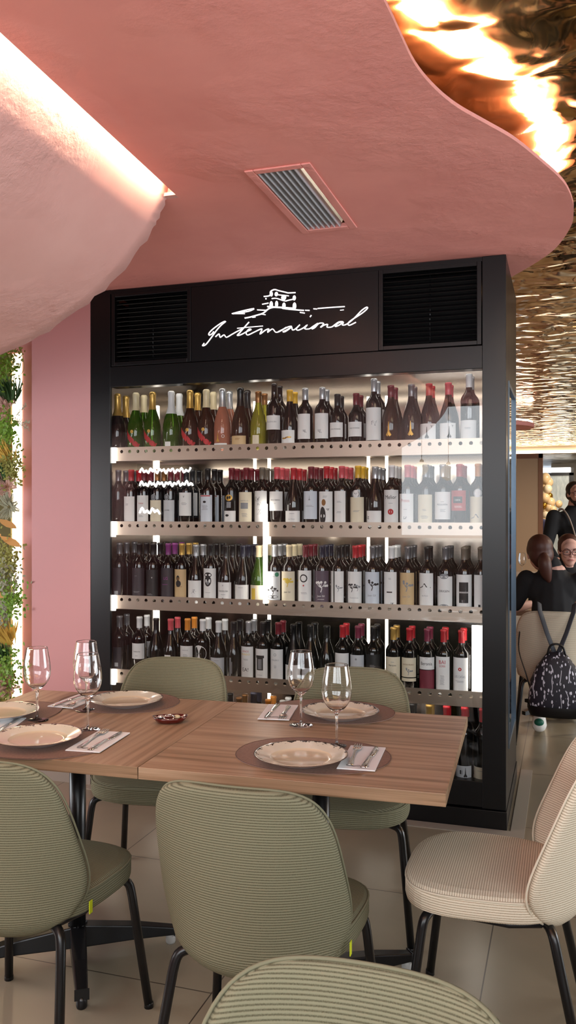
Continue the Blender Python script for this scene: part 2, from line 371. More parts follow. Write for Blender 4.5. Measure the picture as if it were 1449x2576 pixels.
# balloons
bal = [(1372,1203,13,'c'),(1380,1213,12,'c'),(1370,1222,12,'c'),(1378,1230,11,'w'),(1371,1240,10,'w'),(1382,1248,9,'g'),(1372,1253,12,'c'),(1385,1264,12,'c'),(1374,1264,11,'w'),(1369,1271,8,'g'),(1382,1277,12,'c'),(1374,1284,12,'c'),(1391,1283,10,'c'),(1375,1297,12,'w'),(1393,1295,9,'g'),(1384,1308,8,'g'),(1372,1310,11,'c'),(1390,1318,10,'c'),(1380,1326,11,'c'),(1392,1334,10,'w'),(1406,1268,9,'c')]
MBAL = {'c': mat('cream_balloon', lin(222,190,146), 0.25), 'w': mat('pale_balloon', lin(232,214,184), 0.25), 'g': mat('gold_balloon', lin(190,140,50), 0.2, 0.8)}
BN = {'c': 'cream', 'w': 'pale', 'g': 'gold'}; cnt = {}
ORD = ['zeroth','first','second','third','fourth','fifth','sixth','seventh','eighth','ninth','tenth','eleventh','twelfth','thirteenth','fourteenth','fifteenth','sixteenth','seventeenth','eighteenth','nineteenth','twentieth','twenty-first','twenty-second','twenty-third','twenty-fourth','twenty-fifth','twenty-sixth']
for i, (px, py, r, k) in enumerate(bal):
    p = on_y(px, py, YB-0.5+0.05*(i % 3)); rr = r/F*19.0; cnt[k] = cnt.get(k, 0)+1
    mb = MB(); mb.ell((0,0,0), (rr, rr, rr*1.12), nu=14, nv=10); mb.lathe([(rr*0.16,-rr*1.25),(rr*0.05,-rr*1.1)], 6)
    o = mb.build('balloon', MBAL[k]); o.matrix_world = FR @ T(p.x, p.y, p.z); tag(o, '%s balloon, %s from the top among the %s ones of the garland' % (BN[k], ORD[cnt[k]], BN[k]), 'balloon', 'balloons of the far garland')
# dark blue armchair far away
p = on_y(1364, 1352, YB-1.5)
root = thing('armchair', 'dark blue rounded armchair beyond the wooden panel frame', 'armchair', FR @ T(p.x, YB-1.5, 0))
M_blue = mat('navy_velvet', lin(44,42,80), 0.7)
mb = MB(); mb.ell((0,0,0.85), (0.24,0.09,0.43)); mb.build('backrest', M_blue, root)
mb = MB(); mb.box(-0.25,0.25,-0.5,0.02,0.3,0.46); mb.build('seat', M_blue, root, bevel=0.04)
for x, y in ((-0.2,-0.45),(0.2,-0.45),(-0.2,-0.02),(0.2,-0.02)):
    mb = MB(); mb.tube([(x,y,0),(x,y,0.32)], 0.015); mb.build('leg', M_leg, root)
# ceiling vent
root = thing('ceiling_vent', 'rectangular pink framed air vent with pale slats in the pink ceiling', 'vent', FR @ T((VX0+VX1)/2, (VY0+VY1)/2, ZC))
vx = (VX1-VX0)/2; vy = (VY1-VY0)/2
mb = MB(); z0, z1 = -0.006, 0.0
mb.box(-vx, -vx+0.032, -vy, vy, z0, z1); mb.box(vx-0.032, vx, -vy, vy, z0, z1); mb.box(-vx+0.032, vx-0.032, -vy, -vy+0.032, z0, z1); mb.box(-vx+0.032, vx-0.032, vy-0.032, vy, z0, z1)
mb.build('frame', M_pink, root, bevel=0.003)
M_slat = mat('pale_grey_slat', lin(205,208,214), 0.35, 0.3)
for i in range(7):
    x = -vx+0.045 + i*(2*vx-0.09)/6.6
    mb = MB(); mb.obox(Matrix.Translation((x, 0, 0.012)) @ Matrix.Rotation(math.radians(24), 4, 'Y'), 0.005, 2*vy-0.07, 0.036); mb.build('slat', M_slat, root)
mb = MB(); mb.box(-vx+0.03, vx-0.03, -vy+0.03, vy-0.03, 0.14, 0.145)
for x in (-vx+0.028, vx-0.03): mb.box(x, x+0.002, -vy+0.03, vy-0.03, 0.036, 0.145)
mb.build('duct', M_blackin, root)
mb = MB(); mb.box(-vx+0.03, vx-0.03, vy-0.06, vy-0.034, 0.03, 0.06); mb.build('crossbar', M_slat, root)
# globe pendants behind the photographer, mirrored in the cabinet glass
for x, z, r, lb in ((-1.10, 1.85, 0.066, 'smaller white globe pendant lamp mirrored in the cabinet glass'), (-0.84, 1.806, 0.078, 'larger white globe pendant lamp mirrored in the cabinet glass')):
    root = thing('pendant_lamp', lb, 'lamp', FR @ T(x, -4.5, z), 'globe pendant lamps')
    mb = MB(); mb.ell((0,0,0), (r,r,r), nu=24, nv=16); mb.build('globe', M_lamp, root)
    mb = MB(); mb.tube([(0,0,r*0.95),(0,0,ZC-z)], 0.003, 6); mb.build('cord', M_black, root)
    mb = MB(); mb.lathe([(0.02,r*0.9),(0.022,r*1.2),(0.008,r*1.35)], 12); mb.build('cap', M_black, root)
# hanging neon scribble behind the photographer, mirrored in the left of the cabinet glass
M_neon = led('neon_tube', (1,0.97,0.92), 34)
root = thing('neon_sign', 'white neon squiggle sign mirrored in the left part of the cabinet glass', 'neon sign', FR @ T(-3.78, -4.3, 1.42))
mb = MB()
for x0, x1, z0, hh, st in ((-0.32, 0.31, 0.44, 0.030, 0.026), (-0.32, 0.33, 0.30, 0.032, 0.024), (-0.32, -0.05, 0.01, 0.036, 0.030)):
    k = int((x1-x0)/st); mb.tube(catmull([(x0+st*i, 0, z0+(hh if i % 2 else -hh)*(0.6+0.4*math.sin(i*1.7))) for i in range(k)], 3), 0.011, 6)
mb.build('neon_tube', M_neon, root)
mb = MB(); mb.box(-0.36, 0.36, -0.03, -0.02, -0.06, 0.53); mb.build('back_plate', M_black, root)
for x in (-0.3, 0.3):
    mb = MB(); mb.tube([(x, -0.025, 0.53), (x, -0.025, ZC-1.42)], 0.003, 6); mb.build('cord', M_black, root)
# pale stone threshold round the cabinet
mb = MB(); mb.box(0.02, 0.08, -0.08, 0.95, 0, 0.004); mb.box(-2.1, 0.02, -0.08, -0.012, 0, 0.004); struct('trim_3', mb, mat('pale_stone', lin(160,150,136), 0.4))
# ================================================================ WINE CABINET
CW, CD = 2.105, 0.82; XL = -1.99; XR = -0.104; IL = XL-0.068; IR = -0.036
cab = thing('wine_cabinet', 'tall black glass-fronted wine cabinet filled with bottles', 'wine cabinet', FR)
def part(name, mb, m, parent=cab, **kw): return mb.build(name, m, parent, **kw)
mb = MB(); mb.box(XR, 0, 0, 0.02, 0.087, ZC-0.001); part('post', mb, M_black, bevel=0.002)
mb = MB(); mb.box(-CW, XL, 0, 0.02, 0.087, ZC-0.001); part('post', mb, M_black, bevel=0.002)
mb = MB(); mb.box(-CW-0.002, 0.004, -0.008, CD, 0, 0.083); part('plinth', mb, M_black, bevel=0.002)
mb = MB(); mb.box(XL, XR, 0.004, 0.06, 0.09, 0.205); part('lower_panel', mb, M_black, bevel=0.002)
mb = MB(); mb.box(XL, XR, 0.0, 0.07, 2.066, 2.17); part('header_beam', mb, M_black, bevel=0.002)
mb = MB(); mb.box(-1.534, -0.58, 0.004, 0.03, 2.174, ZC-0.003); sign = part('sign_panel', mb, M_black)
mb = MB(); mb.box(XL, XR, 0.2, 0.22, 2.17, ZC-0.003); part('header_back', mb, M_blackin)
mb = MB(); mb.box(XL, XR, 0.0, 0.6, ZC-0.022, ZC-0.004); part('top_board', mb, M_black)
# vents
M_slatb = mat('black_slat', lin(20,20,22), 0.22)
for x0, x1 in ((-1.985, -1.536), (-0.578, -0.108)):
    mb = MB(); z0, z1 = 2.174, 2.55
    mb.box(x0, x0+0.02, 0.002, 0.05, z0, z1); mb.box(x1-0.02, x1, 0.002, 0.05, z0, z1); mb.box(x0+0.02, x1-0.02, 0.002, 0.05, z0, z0+0.02); mb.box(x0+0.02, x1-0.02, 0.002, 0.05, z1-0.02, z1)
    v = part('vent_grille', mb, M_black, bevel=0.002)
    for i in range(15):
        z = z0+0.035+i*0.0222
        mb = MB(); mb.obox(Matrix.Translation(((x0+x1)/2, 0.022, z)) @ Matrix.Rotation(math.radians(35), 4, 'X'), x1-x0-0.04, 0.024, 0.0025); part('slat', mb, M_slatb, v)
    mb = MB(); xm = (x0+x1)/2+0.0; mb.tube([(xm, 0.034, z0+0.02), (xm, 0.034, z1-0.02)], 0.003, 6); part('stiffener', mb, M_slatb, v)
# logo strokes traced on the sign plane
mb = MB()
def A(x, y): p = on_y(480+x*0.16563, 690+y*0.16563, 0.002); return (p.x, 0.0025, p.z)
def B(x, y): return A(x+220/0.16563, y)
def ribbon(pts, w=0.0072, k=4):
    q = catmull(pts, k) if len(pts) > 2 else pts
    mb.tube(q, w/2, 8, flat=0.5)
W1 = 0.0108
ribbon([A(*p) for p in ((205,1045),(178,1085),(230,1065),(320,950),(400,840),(470,765),(530,715),(470,735),(350,820),(280,890),(278,925),(320,905),(350,868))], W1)
ribbon([A(*p) for p in ((375,950),(430,905),(445,958),(505,920),(540,957),(620,915),(690,875),(780,830))], W1)
ribbon([A(*p) for p in ((885,725),(800,820),(740,890),(705,928),(760,918),(850,870),(915,840),(885,833),(840,885),(865,922),(960,880),(1080,828),(1050,908),(1130,850),(1185,830),(1165,882),(1240,830),(1290,880),(1360,862),(1449,805))], W1)
ribbon([A(*p) for p in ((705,820),(860,805),(1095,785))], W1*0.8)
ribbon([B(*p) for p in ((0,872),(80,832),(160,795),(205,797),(110,868),(70,872),(130,845),(200,805),(215,845),(260,830),(330,765),(275,825),(300,850),(380,815),(440,768),(400,825),(470,828),(530,790),(605,742),(525,805),(515,830),(560,805),(620,745),(690,748),(640,808),(690,775),(750,760),(740,802),(810,800),(860,765),(925,722),(990,722),(920,735),(860,792),(920,775),(990,728),(972,770),(1040,757),(1150,670),(1260,555),(1340,500),(1352,522),(1260,600),(1120,690),(1062,742),(1080,775),(1180,728))], W1)
ribbon([B(503,620), B(482,650)], 0.011)
ribbon([A(*p) for p in ((1110,337),(1200,322),(1212,262),(1272,232),(1335,248),(1449,275),(1480,282),(1590,278))], W1*1.1)
ribbon([B(0,312), B(80,318), B(160,328)], W1*0.9)
ribbon([A(*p) for p in ((1230,370),(1300,365),(1400,398),(1450,405))]+[B(*p) for p in ((130,400),(230,378))], W1)
for c, r in ((A(1298,300),(0.009,0.011)),(A(1225,300),(0.007,0.012)),(A(1410,352),(0.013,0.013)),(B(242,358),(0.0085,0.0125)),(A(1220,460),(0.009,0.017)),(A(1302,452),(0.008,0.016)),(B(85,475),(0.009,0.015)),(B(245,482),(0.0095,0.018)),(A(1140,370),(0.004,0.004))):
    mb.ell((c[0], 0.003, c[2]), (r[0], 0.003, r[1]))
ribbon([A(1085,455), A(1180,437)], W1)
ribbon([A(*p) for p in ((820,665),(900,650),(1000,622),(1100,590),(1180,525),(1260,500),(1320,498),(1400,512))]+[B(*p) for p in ((60,515),(150,528),(300,542),(390,548))], W1*1.2)
ribbon([A(1165,490), A(1300,500), B(60,505), B(260,520)], W1*1.5)
for p, q, wd in ((A(1010,540),A(1160,547),1),(A(1075,605),A(1135,615),.8),(B(330,578),B(402,590),1),(B(410,546),B(475,549),1),(B(535,524),B(590,527),1),(B(940,546),B(995,540),.7),(A(625,598),A(820,598),.9),(A(935,655),A(982,650),.8)): ribbon([p, q], W1*wd)
ribbon([A(*p) for p in ((625,598),(800,552),(960,520),(900,555),(800,575),(640,600))], W1)
ribbon([B(600,519), B(800,503), B(1010,490)], W1)
o = part('logo_lettering', mb, M_white, sign); o['label'] = 'white backlit script lettering with a small castle drawing'
# interior lining
mb = MB(); mb.box(IL, IR, 0.66, 0.67, 0.19, 2.14); part('back_panel', mb, M_steelb)
mb = MB(); mb.box(IL-0.01, IL, 0.022, 0.67, 0.19, 2.14); part('side_lining', mb, M_steelb)
mb = MB(); mb.box(IR, IR+0.01, 0.022, 0.67, 0.19, 2.14); part('side_lining', mb, M_steelb)
mb = MB(); mb.box(IL, IR, 0.07, 0.67, 2.14, 2.15); part('ceiling_lining', mb, M_steelb)
# outer body
mb = MB(); mb.box(-CW, -CW+0.02, 0.022, CD, 0.085, ZC-0.002); part('side_panel', mb, M_black)
mb = MB(); mb.box(-CW+0.02, -0.02, CD-0.02, CD, 0.085, ZC-0.002); part('rear_panel', mb, M_black)
mb = MB(); mb.box(-0.02, 0, 0.022, 0.17, 0.085, ZC-0.002); mb.box(-0.02, 0, 0.74, CD, 0.085, ZC-0.002); mb.box(-0.02, 0, 0.17, 0.74, 2.03, ZC-0.002); mb.box(-0.02, 0, 0.17, 0.74, 0.085, 0.32); part('side_panel', mb, M_black, bevel=0.002)
mb = MB(); mb.box(-0.016, -0.008, 0.19, 0.72, 0.34, 2.01); d = part('side_door', mb, mat('dark_blue_glass', lin(40,54,70), 0.08, coat=1.0))
mb = MB(); mb.box(-0.018, 0.004, 0.17, 0.19, 0.32, 2.03); mb.box(-0.018, 0.004, 0.72, 0.74, 0.32, 2.03); mb.box(-0.018, 0.002, 0.19, 0.72, 2.01, 2.03); mb.box(-0.018, 0.002, 0.19, 0.72, 0.32, 0.34); part('door_frame', mb, mat('grey_door_frame', lin(92,108,124), 0.3, 0.6), d)
# shelves with perforated rails
SH = [1.725, 1.341, 0.958, 0.574, 0.19]
rail_mb = MB(); nx = 43; x0r, x1r = IL+0.003, IR-0.003; cw_ = (x1r-x0r)/nx; r_ = 0.0088; zc_ = 0.008; zb, zt = -0.040, 0.030
for i in range(nx):
    a0 = x0r+i*cw_; xc = a0+cw_/2
    rect = [(a0+cw_, zc_)] ; sq = []; ci = []
    for k in range(16):
        a = 2*PI*k/16; c, s_ = math.cos(a), math.sin(a); m_ = max(abs(c), abs(s_))
        X = xc + c/m_*cw_/2; Z = zc_ + (s_/m_*(zt-zc_) if s_ > 0 else s_/m_*(zc_-zb))
        sq.append((X, 0.026, Z)); ci.append((xc+r_*c, 0.026, zc_+r_*s_))
    rail_mb.add(sq+ci, [(k, (k+1)%16, 16+(k+1)%16, 16+k) for k in range(16)], smooth=False)
rail_mb.add([(x0r,0.026,zb),(x1r,0.026,zb),(x1r,0.05,zb),(x0r,0.05,zb)], [(0,1,2,3)], smooth=False)
rail_mb.add([(x0r,0.026,zt),(x1r,0.026,zt),(x1r,0.030,zt),(x0r,0.030,zt)], [(0,3,2,1)], smooth=False)
for i, z in enumerate(SH):
    mb = MB(); mb.box(IL+0.002, IR-0.002, 0.045, 0.64, z-0.006, z); s = part('shelf', mb, M_steel)
    if i < 4:
        o = rail_mb.build('perforated_rail', M_steel, s, solid=0.0015); o.location = (0, 0, z)
        mb = MB(); mb.box(XL+0.03, XR-0.03, 0.034, 0.05, z-0.032, z-0.022); part('led_bar', mb, M_led_cab, s)
mb = MB(); mb.box(XL+0.03, XR-0.03, 0.074, 0.09, 2.10, 2.112); part('led_bar', mb, M_led_cab)
# vertical LED strips on the back and in the corners
for px in (395, 640, 676, 926, 972):
    x = on_y(px, 1300, 0.65).x; mb = MB(); mb.box(x-0.006, x+0.006, 0.648, 0.659, 0.24, 2.05); part('led_strip', mb, M_led_cab)
for z in SH[:4]:
    mb = MB(); mb.box(XL+0.001, XL+0.02, 0.012, 0.024, z-0.05, z+0.03); part('led_end_cap', mb, M_led_cab)
mb = MB(); mb.box(XR-0.052, XR-0.004, 0.06, 0.075, 0.60, 0.90); part('led_panel', mb, M_led_cab)
xm = on_y(668, 1400, 0.02).x
mb = MB(); mb.box(xm-0.012, xm+0.012, 0.012, 0.022, 0.972, 1.46); part('centre_reflection_strip', mb, M_led_cab, bevel=0.004)  # glowing bar stands in for a bright reflection on the glass
# front glass: clear pane that mirrors the room by Fresnel
M_pane = bpy.data.materials.new('clear_pane'); M_pane.use_nodes = True; nt = M_pane.node_tree; nt.nodes.clear()
out = N(M_pane, 'ShaderNodeOutputMaterial'); mx = N(M_pane, 'ShaderNodeMixShader'); tr = N(M_pane, 'ShaderNodeBsdfTransparent'); gl = N(M_pane, 'ShaderNodeBsdfGlossy', Roughness=0.0); fr = N(M_pane, 'ShaderNodeFresnel', IOR=1.48)
gl.inputs['Color'].default_value = (1,1,1,1); L(M_pane, fr, 0, mx, 0); L(M_pane, tr, 0, mx, 1); L(M_pane, gl, 0, mx, 2); L(M_pane, mx, 0, out, 0)
mb = MB(); mb.add([(XL,0.008,0.205),(XR,0.008,0.205),(XR,0.008,2.066),(XL,0.008,2.066)], [(0,1,2,3)], smooth=False); part('glass_front', mb, M_pane)

# ================================================================ BOTTLES
INK = {'k': mat('black_ink', lin(30,28,30), 0.6), 'r': mat('red_ink', lin(180,40,45), 0.6), 'g': mat('gold_ink', lin(190,150,70), 0.4, 0.5), 's': mat('grey_ink', lin(140,142,146), 0.6), 'w': mat('white_ink', lin(232,230,228), 0.6), 'm': mat('magenta_ink', lin(160,60,150), 0.6), 'e': mat('green_ink', lin(40,120,90), 0.6), 'y': mat('yellow_ink', lin(222,190,70), 0.6), 'b': mat('brown_ink', lin(140,96,50), 0.6)}
IK = list(INK)
GL = {'dark': mat('dark_red_wine_glass', lin(16,8,9), 0.07, coat=0.3), 'black': mat('black_glass', lin(13,12,13), 0.1),
      'brown': mat('brown_glass', lin(52,30,22), 0.07), 'green': mat('green_glass', lin(66,104,30), 0.05, trans=0.5),
      'rose': mat('rose_wine_glass', lin(214,138,112), 0.05, trans=0.5), 'yellow': mat('yellow_green_glass', lin(168,160,50), 0.05, trans=0.5),
      'grey': mat('smoky_glass', lin(44,37,37), 0.06, trans=0.3), 'wrap': mat('black_foil_wrap', lin(20,20,22), 0.25, 0.4)}
CAPC = {'red': (178,40,48), 'wine': (112,34,44), 'pink': (204,84,92), 'gold': (196,158,84), 'cream': (222,206,168), 'white': (226,226,226), 'silver': (176,178,182), 'grey': (116,116,120), 'black': (24,23,25), 'navy': (38,40,58), 'yellow': (218,170,52), 'orange': (220,140,56), 'purple': (128,58,120), 'plum': (120,44,66), 'taupe': (112,102,90), 'bronze': (150,104,60)}
CAPM = {k: mat(k+'_capsule', lin(*c), 0.3, 0.5 if k in ('silver','gold','bronze','grey') else 0.0) for k, c in CAPC.items()}
LABC = {'white': (232,232,230), 'cream': (226,216,190), 'tan': (204,176,132), 'grey': (196,200,204), 'blue': (206,214,224), 'dark': (52,46,52), 'plum': (84,70,84), 'black': (24,24,26), 'red': (176,52,50), 'wine': (112,34,52), 'sash': (196,38,44)}
LABM = {k: mat(k+'_paper', lin(*c), 0.55) for k, c in LABC.items()}
BP = {  # profile, radius, capsule start, top
 'bord': ([(0.034,0),(0.0375,0.004),(0.0375,0.185),(0.036,0.198),(0.030,0.210),(0.020,0.222),(0.0152,0.234),(0.0142,0.25),(0.0142,0.288),(0.0155,0.289),(0.0155,0.296),(0.0135,0.300)], 0.0375, 0.242, 0.300),
 'tall': ([(0.035,0),(0.039,0.004),(0.039,0.205),(0.037,0.219),(0.030,0.233),(0.020,0.246),(0.0152,0.258),(0.0142,0.27),(0.0142,0.318),(0.0155,0.319),(0.0155,0.326),(0.0135,0.330)], 0.039, 0.268, 0.330),
 'short': ([(0.033,0),(0.0365,0.004),(0.0365,0.150),(0.035,0.163),(0.029,0.176),(0.020,0.189),(0.0152,0.200),(0.0142,0.21),(0.0142,0.252),(0.0155,0.253),(0.0155,0.26),(0.0135,0.264)], 0.0365, 0.208, 0.264),
 'burg': ([(0.037,0),(0.0410,0.004),(0.0410,0.120),(0.0395,0.140),(0.034,0.165),(0.026,0.192),(0.0185,0.215),(0.0155,0.232),(0.0145,0.25),(0.0145,0.283),(0.0158,0.284),(0.0158,0.291),(0.0138,0.295)], 0.041, 0.238, 0.295),
 'champ': ([(0.039,0),(0.0440,0.004),(0.0440,0.125),(0.0425,0.145),(0.037,0.172),(0.029,0.198),(0.0205,0.222),(0.0172,0.24),(0.0160,0.26),(0.0160,0.296),(0.0175,0.30),(0.0170,0.312),(0.012,0.318)], 0.044, 0.225, 0.318),
}
def prof_r(pr, z):
    for (r0, z0), (r1, z1) in zip(pr, pr[1:]):
        if z0 <= z <= z1: return r0+(r1-r0)*((z-z0)/(z1-z0) if z1 > z0 else 0)
    return pr[-1][0]
mesh_cache = {}
def cached(key, fn):
    if key not in mesh_cache: mesh_cache[key] = fn()
    return mesh_cache[key]
def mesh_of(mb, mats):
    me = bpy.data.meshes.new('m'); me.from_pydata(mb.v, [], mb.f)
    for m in mats: me.materials.append(m)
    me.polygons.foreach_set('material_index', mb.m); me.polygons.foreach_set('use_smooth', mb.sm); me.update(); return me
def link(name, me, parent):
    o = bpy.data.objects.new(name, me); COL.objects.link(o); o.parent = parent; return o
def glass_mesh(t, g):
    def f():
        mb = MB(); pr = BP[t][0]; mb.lathe(pr, 24); return mesh_of(mb, [GL[g]])
    return cached(('g', t, g), f)
def cap_mesh(t, c, lowz):
    def f():
        pr, R, z0, top = BP[t]; z0 = lowz or z0
        q = [(prof_r(pr, z0)+0.0004, z0)] + [(r+0.0008, z) for r, z in pr if z > z0+0.001 and z < top-0.001] + [(pr[-1][0]+0.0006, top+0.0006)]
        mb = MB(); mb.lathe(q, 20, capb=False); return mesh_of(mb, [CAPM[c]])
    return cached(('c', t, c, lowz), f)
text_cache = {}
def text_geo(s):
    if s not in text_cache:
        cu = bpy.data.curves.new('t', 'FONT'); cu.body = s; cu.resolution_u = 2; cu.align_x = 'CENTER'
        ob = bpy.data.objects.new('t', cu); COL.objects.link(ob); dg = bpy.context.evaluated_depsgraph_get()
        me = ob.evaluated_get(dg).to_mesh(); vs = [(v.co.x, v.co.y) for v in me.vertices]; fs = [list(p.vertices) for p in me.polygons]
        ob.evaluated_get(dg).to_mesh_clear(); bpy.data.objects.remove(ob); bpy.data.curves.remove(cu)
        xs = [v[0] for v in vs]; ys = [v[1] for v in vs]; cx = (min(xs)+max(xs))/2; y0 = min(ys); h = max(ys)-y0
        text_cache[s] = ([((x-cx)/h, (y-y0)/h) for x, y in vs], fs, (max(xs)-min(xs))/h)
    return text_cache[s]
def bend(pts, R, tw=0.0):          # flat (x, z) -> on the label, facing -y
    out = []
    for x, z in pts:
        a = x/R + tw; out.append((R*math.sin(a), -R*math.cos(a), z))
    return out
def print_geo(mb, items, R):
    def quad(x0, x1, z0, z1, c):
        n = max(1, int((x1-x0)/0.006)); 
        for i in range(n):
            a = x0+(x1-x0)*i/n; b = x0+(x1-x0)*(i+1)/n
            mb.add(bend([(a,z0),(b,z0),(b,z1),(a,z1)], R), [(0,1,2,3)], IK.index(c), smooth=False)
    def disc(x, z, r, c, r0=0, n=14, sx=1):
        P = [(x+r*sx*math.cos(2*PI*k/n), z+r*math.sin(2*PI*k/n)) for k in range(n)]
        if r0:
            Q = [(x+r0*sx*math.cos(2*PI*k/n), z+r0*math.sin(2*PI*k/n)) for k in range(n)]
            mb.add(bend(P+Q, R), [(k,(k+1)%n,n+(k+1)%n,n+k) for k in range(n)], IK.index(c), smooth=False)
        else: mb.add(bend(P+[(x,z)], R+0.0002), [(k,(k+1)%n,n) for k in range(n)], IK.index(c), smooth=False)
    def stroke(pts, w, c):
        for (xa, za), (xb, zb_) in zip(pts, pts[1:]):
            d = Vector((xb-xa, zb_-za)); 
            if d.length < 1e-6: continue
            n = Vector((-d.y, d.x)).normalized()*w/2
            mb.add(bend([(xa+n.x,za+n.y),(xa-n.x,za-n.y),(xb-n.x,zb_-n.y),(xb+n.x,zb_+n.y)], R), [(0,1,2,3)], IK.index(c), smooth=False)
    rnd = random.Random(len(items)*7+int(R*1e5))
    for it in items:
        k = it[0]
        if k == 't':
            _, s, h, z, c = it[:5]; x0 = it[5] if len(it) > 5 else 0; mw = it[6] if len(it) > 6 else 0.056
            g, fs, wd = text_geo(s); sx = min(h, mw/wd)
            mb.add(bend([(x0+x*sx, z+y*h) for x, y in g], R), fs, IK.index(c), smooth=False)
        elif k == 'l':
            _, n, z, wd, c = it
            for i in range(n): quad(-wd/2*rnd.uniform(.6,1), wd/2*rnd.uniform(.6,1), z-i*0.005, z-i*0.005+0.0016, c)
        elif k == 'o': disc(it[1], it[2], it[3], it[5], it[4])
        elif k == 'd': disc(it[1], it[2], it[3], it[4])
        elif k == 'e': disc(it[1], it[2], it[4], it[5], sx=it[3]/it[4])
        elif k == 'q': quad(*it[1:])
        elif k == 'tree':
            _, x, z, s, c = it
            stroke([(x,z),(x+0.1*s,z+0.3*s),(x-0.05*s,z+0.55*s)], 0.07*s, c)
            for j in range(7):
                a = rnd.uniform(0.1, PI-0.1); r = s*rnd.uniform(0.3,0.55)
                e = (x+r*math.cos(a)*1.1, z+0.4*s+r*math.sin(a)*0.9); stroke([(x+0.03*s,z+0.35*s),((x+e[0])/2,z+0.5*s),e], 0.04*s, c)
                disc(e[0], e[1], 0.11*s, c, n=7)
        elif k == 'tower':
            _, x, z, s, c = it
            mb.add(bend([(x-0.06*s,z+0.35*s),(x+0.06*s,z+0.35*s),(x+0.015*s,z+s),(x-0.015*s,z+s)], R), [(0,1,2,3)], IK.index(c), smooth=False)
            mb.add(bend([(x-0.2*s,z+0.1*s),(x-0.07*s,z),(x,z+0.09*s),(x+0.07*s,z),(x+0.2*s,z+0.1*s),(x+0.06*s,z+0.35*s),(x-0.06*s,z+0.35*s)], R), [(0,1,2,3,4,5,6)], IK.index(c), smooth=False)
        elif k == 'scr':
            _, x, z, s, c = it; p = [(x+rnd.uniform(-.5,.5)*s, z+rnd.uniform(-.4,.4)*s) for _ in range(14)]; stroke(p, 0.0011, c)
        elif k == 'hill':
            _, z, c = it; stroke([(-0.027,z),(-0.014,z+0.003),(-0.002,z+0.02),(0.008,z+0.004),(0.028,z+0.002)], 0.004, c); stroke([(-0.027,z-0.006),(0.028,z-0.005)], 0.003, 'g')
        elif k == 'sash':
            for xa, za, xb, zb_ in ((-0.055,0.118,-0.035,0.100),(-0.037,0.101,-0.018,0.083),(-0.020,0.084,0.0,0.066),(-0.002,0.067,0.02,0.048),(0.018,0.050,0.04,0.036)): stroke([(xa, za), (xb, zb_)], 0.026, 'r')
            disc(0.002, 0.112, 0.009, 'g')
def bottle(lb, t, g, cap, lab, prints, M, group, capz=None, tw=0.0, label2=None):
    root = thing('wine_bottle', lb, 'bottle', M, group)
    link('glass_body', glass_mesh(t, g), root)
    if cap: link('capsule', cap_mesh(t, cap, capz), root)
    R = BP[t][1]
    for lab_ in ([lab] if lab else []) + ([label2] if label2 else []):
        z0, z1, half, colr = lab_[:4]; rl = R+0.0006
        if z1 > 0.19 and t in ('bord',): z1 = 0.183
        def f():
            mb = MB(); n = 14; h = math.radians(half); vs = []
            if len(lab_) > 4 and lab_[4] == 'round':
                zc, rr = (z0+z1)/2, (z1-z0)/2
                vs = bend([(rr*math.cos(2*PI*k/20), zc+rr*math.sin(2*PI*k/20)) for k in range(20)]+[(0,zc)], rl)
                mb.add(vs, [(k,(k+1)%20,20) for k in range(20)])
            else:
                for z in (z0, z1):
                    for i in range(n+1): a = -h+2*h*i/n; vs.append((rl*math.sin(a), -rl*math.cos(a), z))
                mb.add(vs, [(i, i+1, n+1+i+1, n+1+i) for i in range(n)])
            return mesh_of(mb, [LABM[colr]])
        lo = link('label', cached(('l', t, tuple(lab_)), f), root)
        lo.rotation_euler = (0, 0, tw)
        if lab_ is lab and prints:
            def f2():
                mb = MB(); print_geo(mb, prints, rl+0.0005); return mesh_of(mb, list(INK.values()))
            link('label_print', cached(('p', t, repr(prints)), f2), lo)
    if not lab and prints:
        def f3():
            mb = MB(); print_geo(mb, prints, R+0.0009); return mesh_of(mb, list(INK.values()))
        o = link('label_print', cached(('p', t, repr(prints)), f3), root); o.rotation_euler = (0, 0, tw)
    return root
def dup(root, M, label):
    r = root.copy(); COL.objects.link(r); r.matrix_world = M; r['label'] = label
    for ch in list(root.children):
        c = ch.copy(); COL.objects.link(c); c.parent = r
        for g in ch.children:
            d = g.copy(); COL.objects.link(d); d.parent = c
    return r
SASH = [('sash',)]
def WL(z0, z1, c='white', half=62): return (z0, z1, half, c)
TX = lambda s, z, h=0.006, c='k', **k: ('t', s, h, z, c)
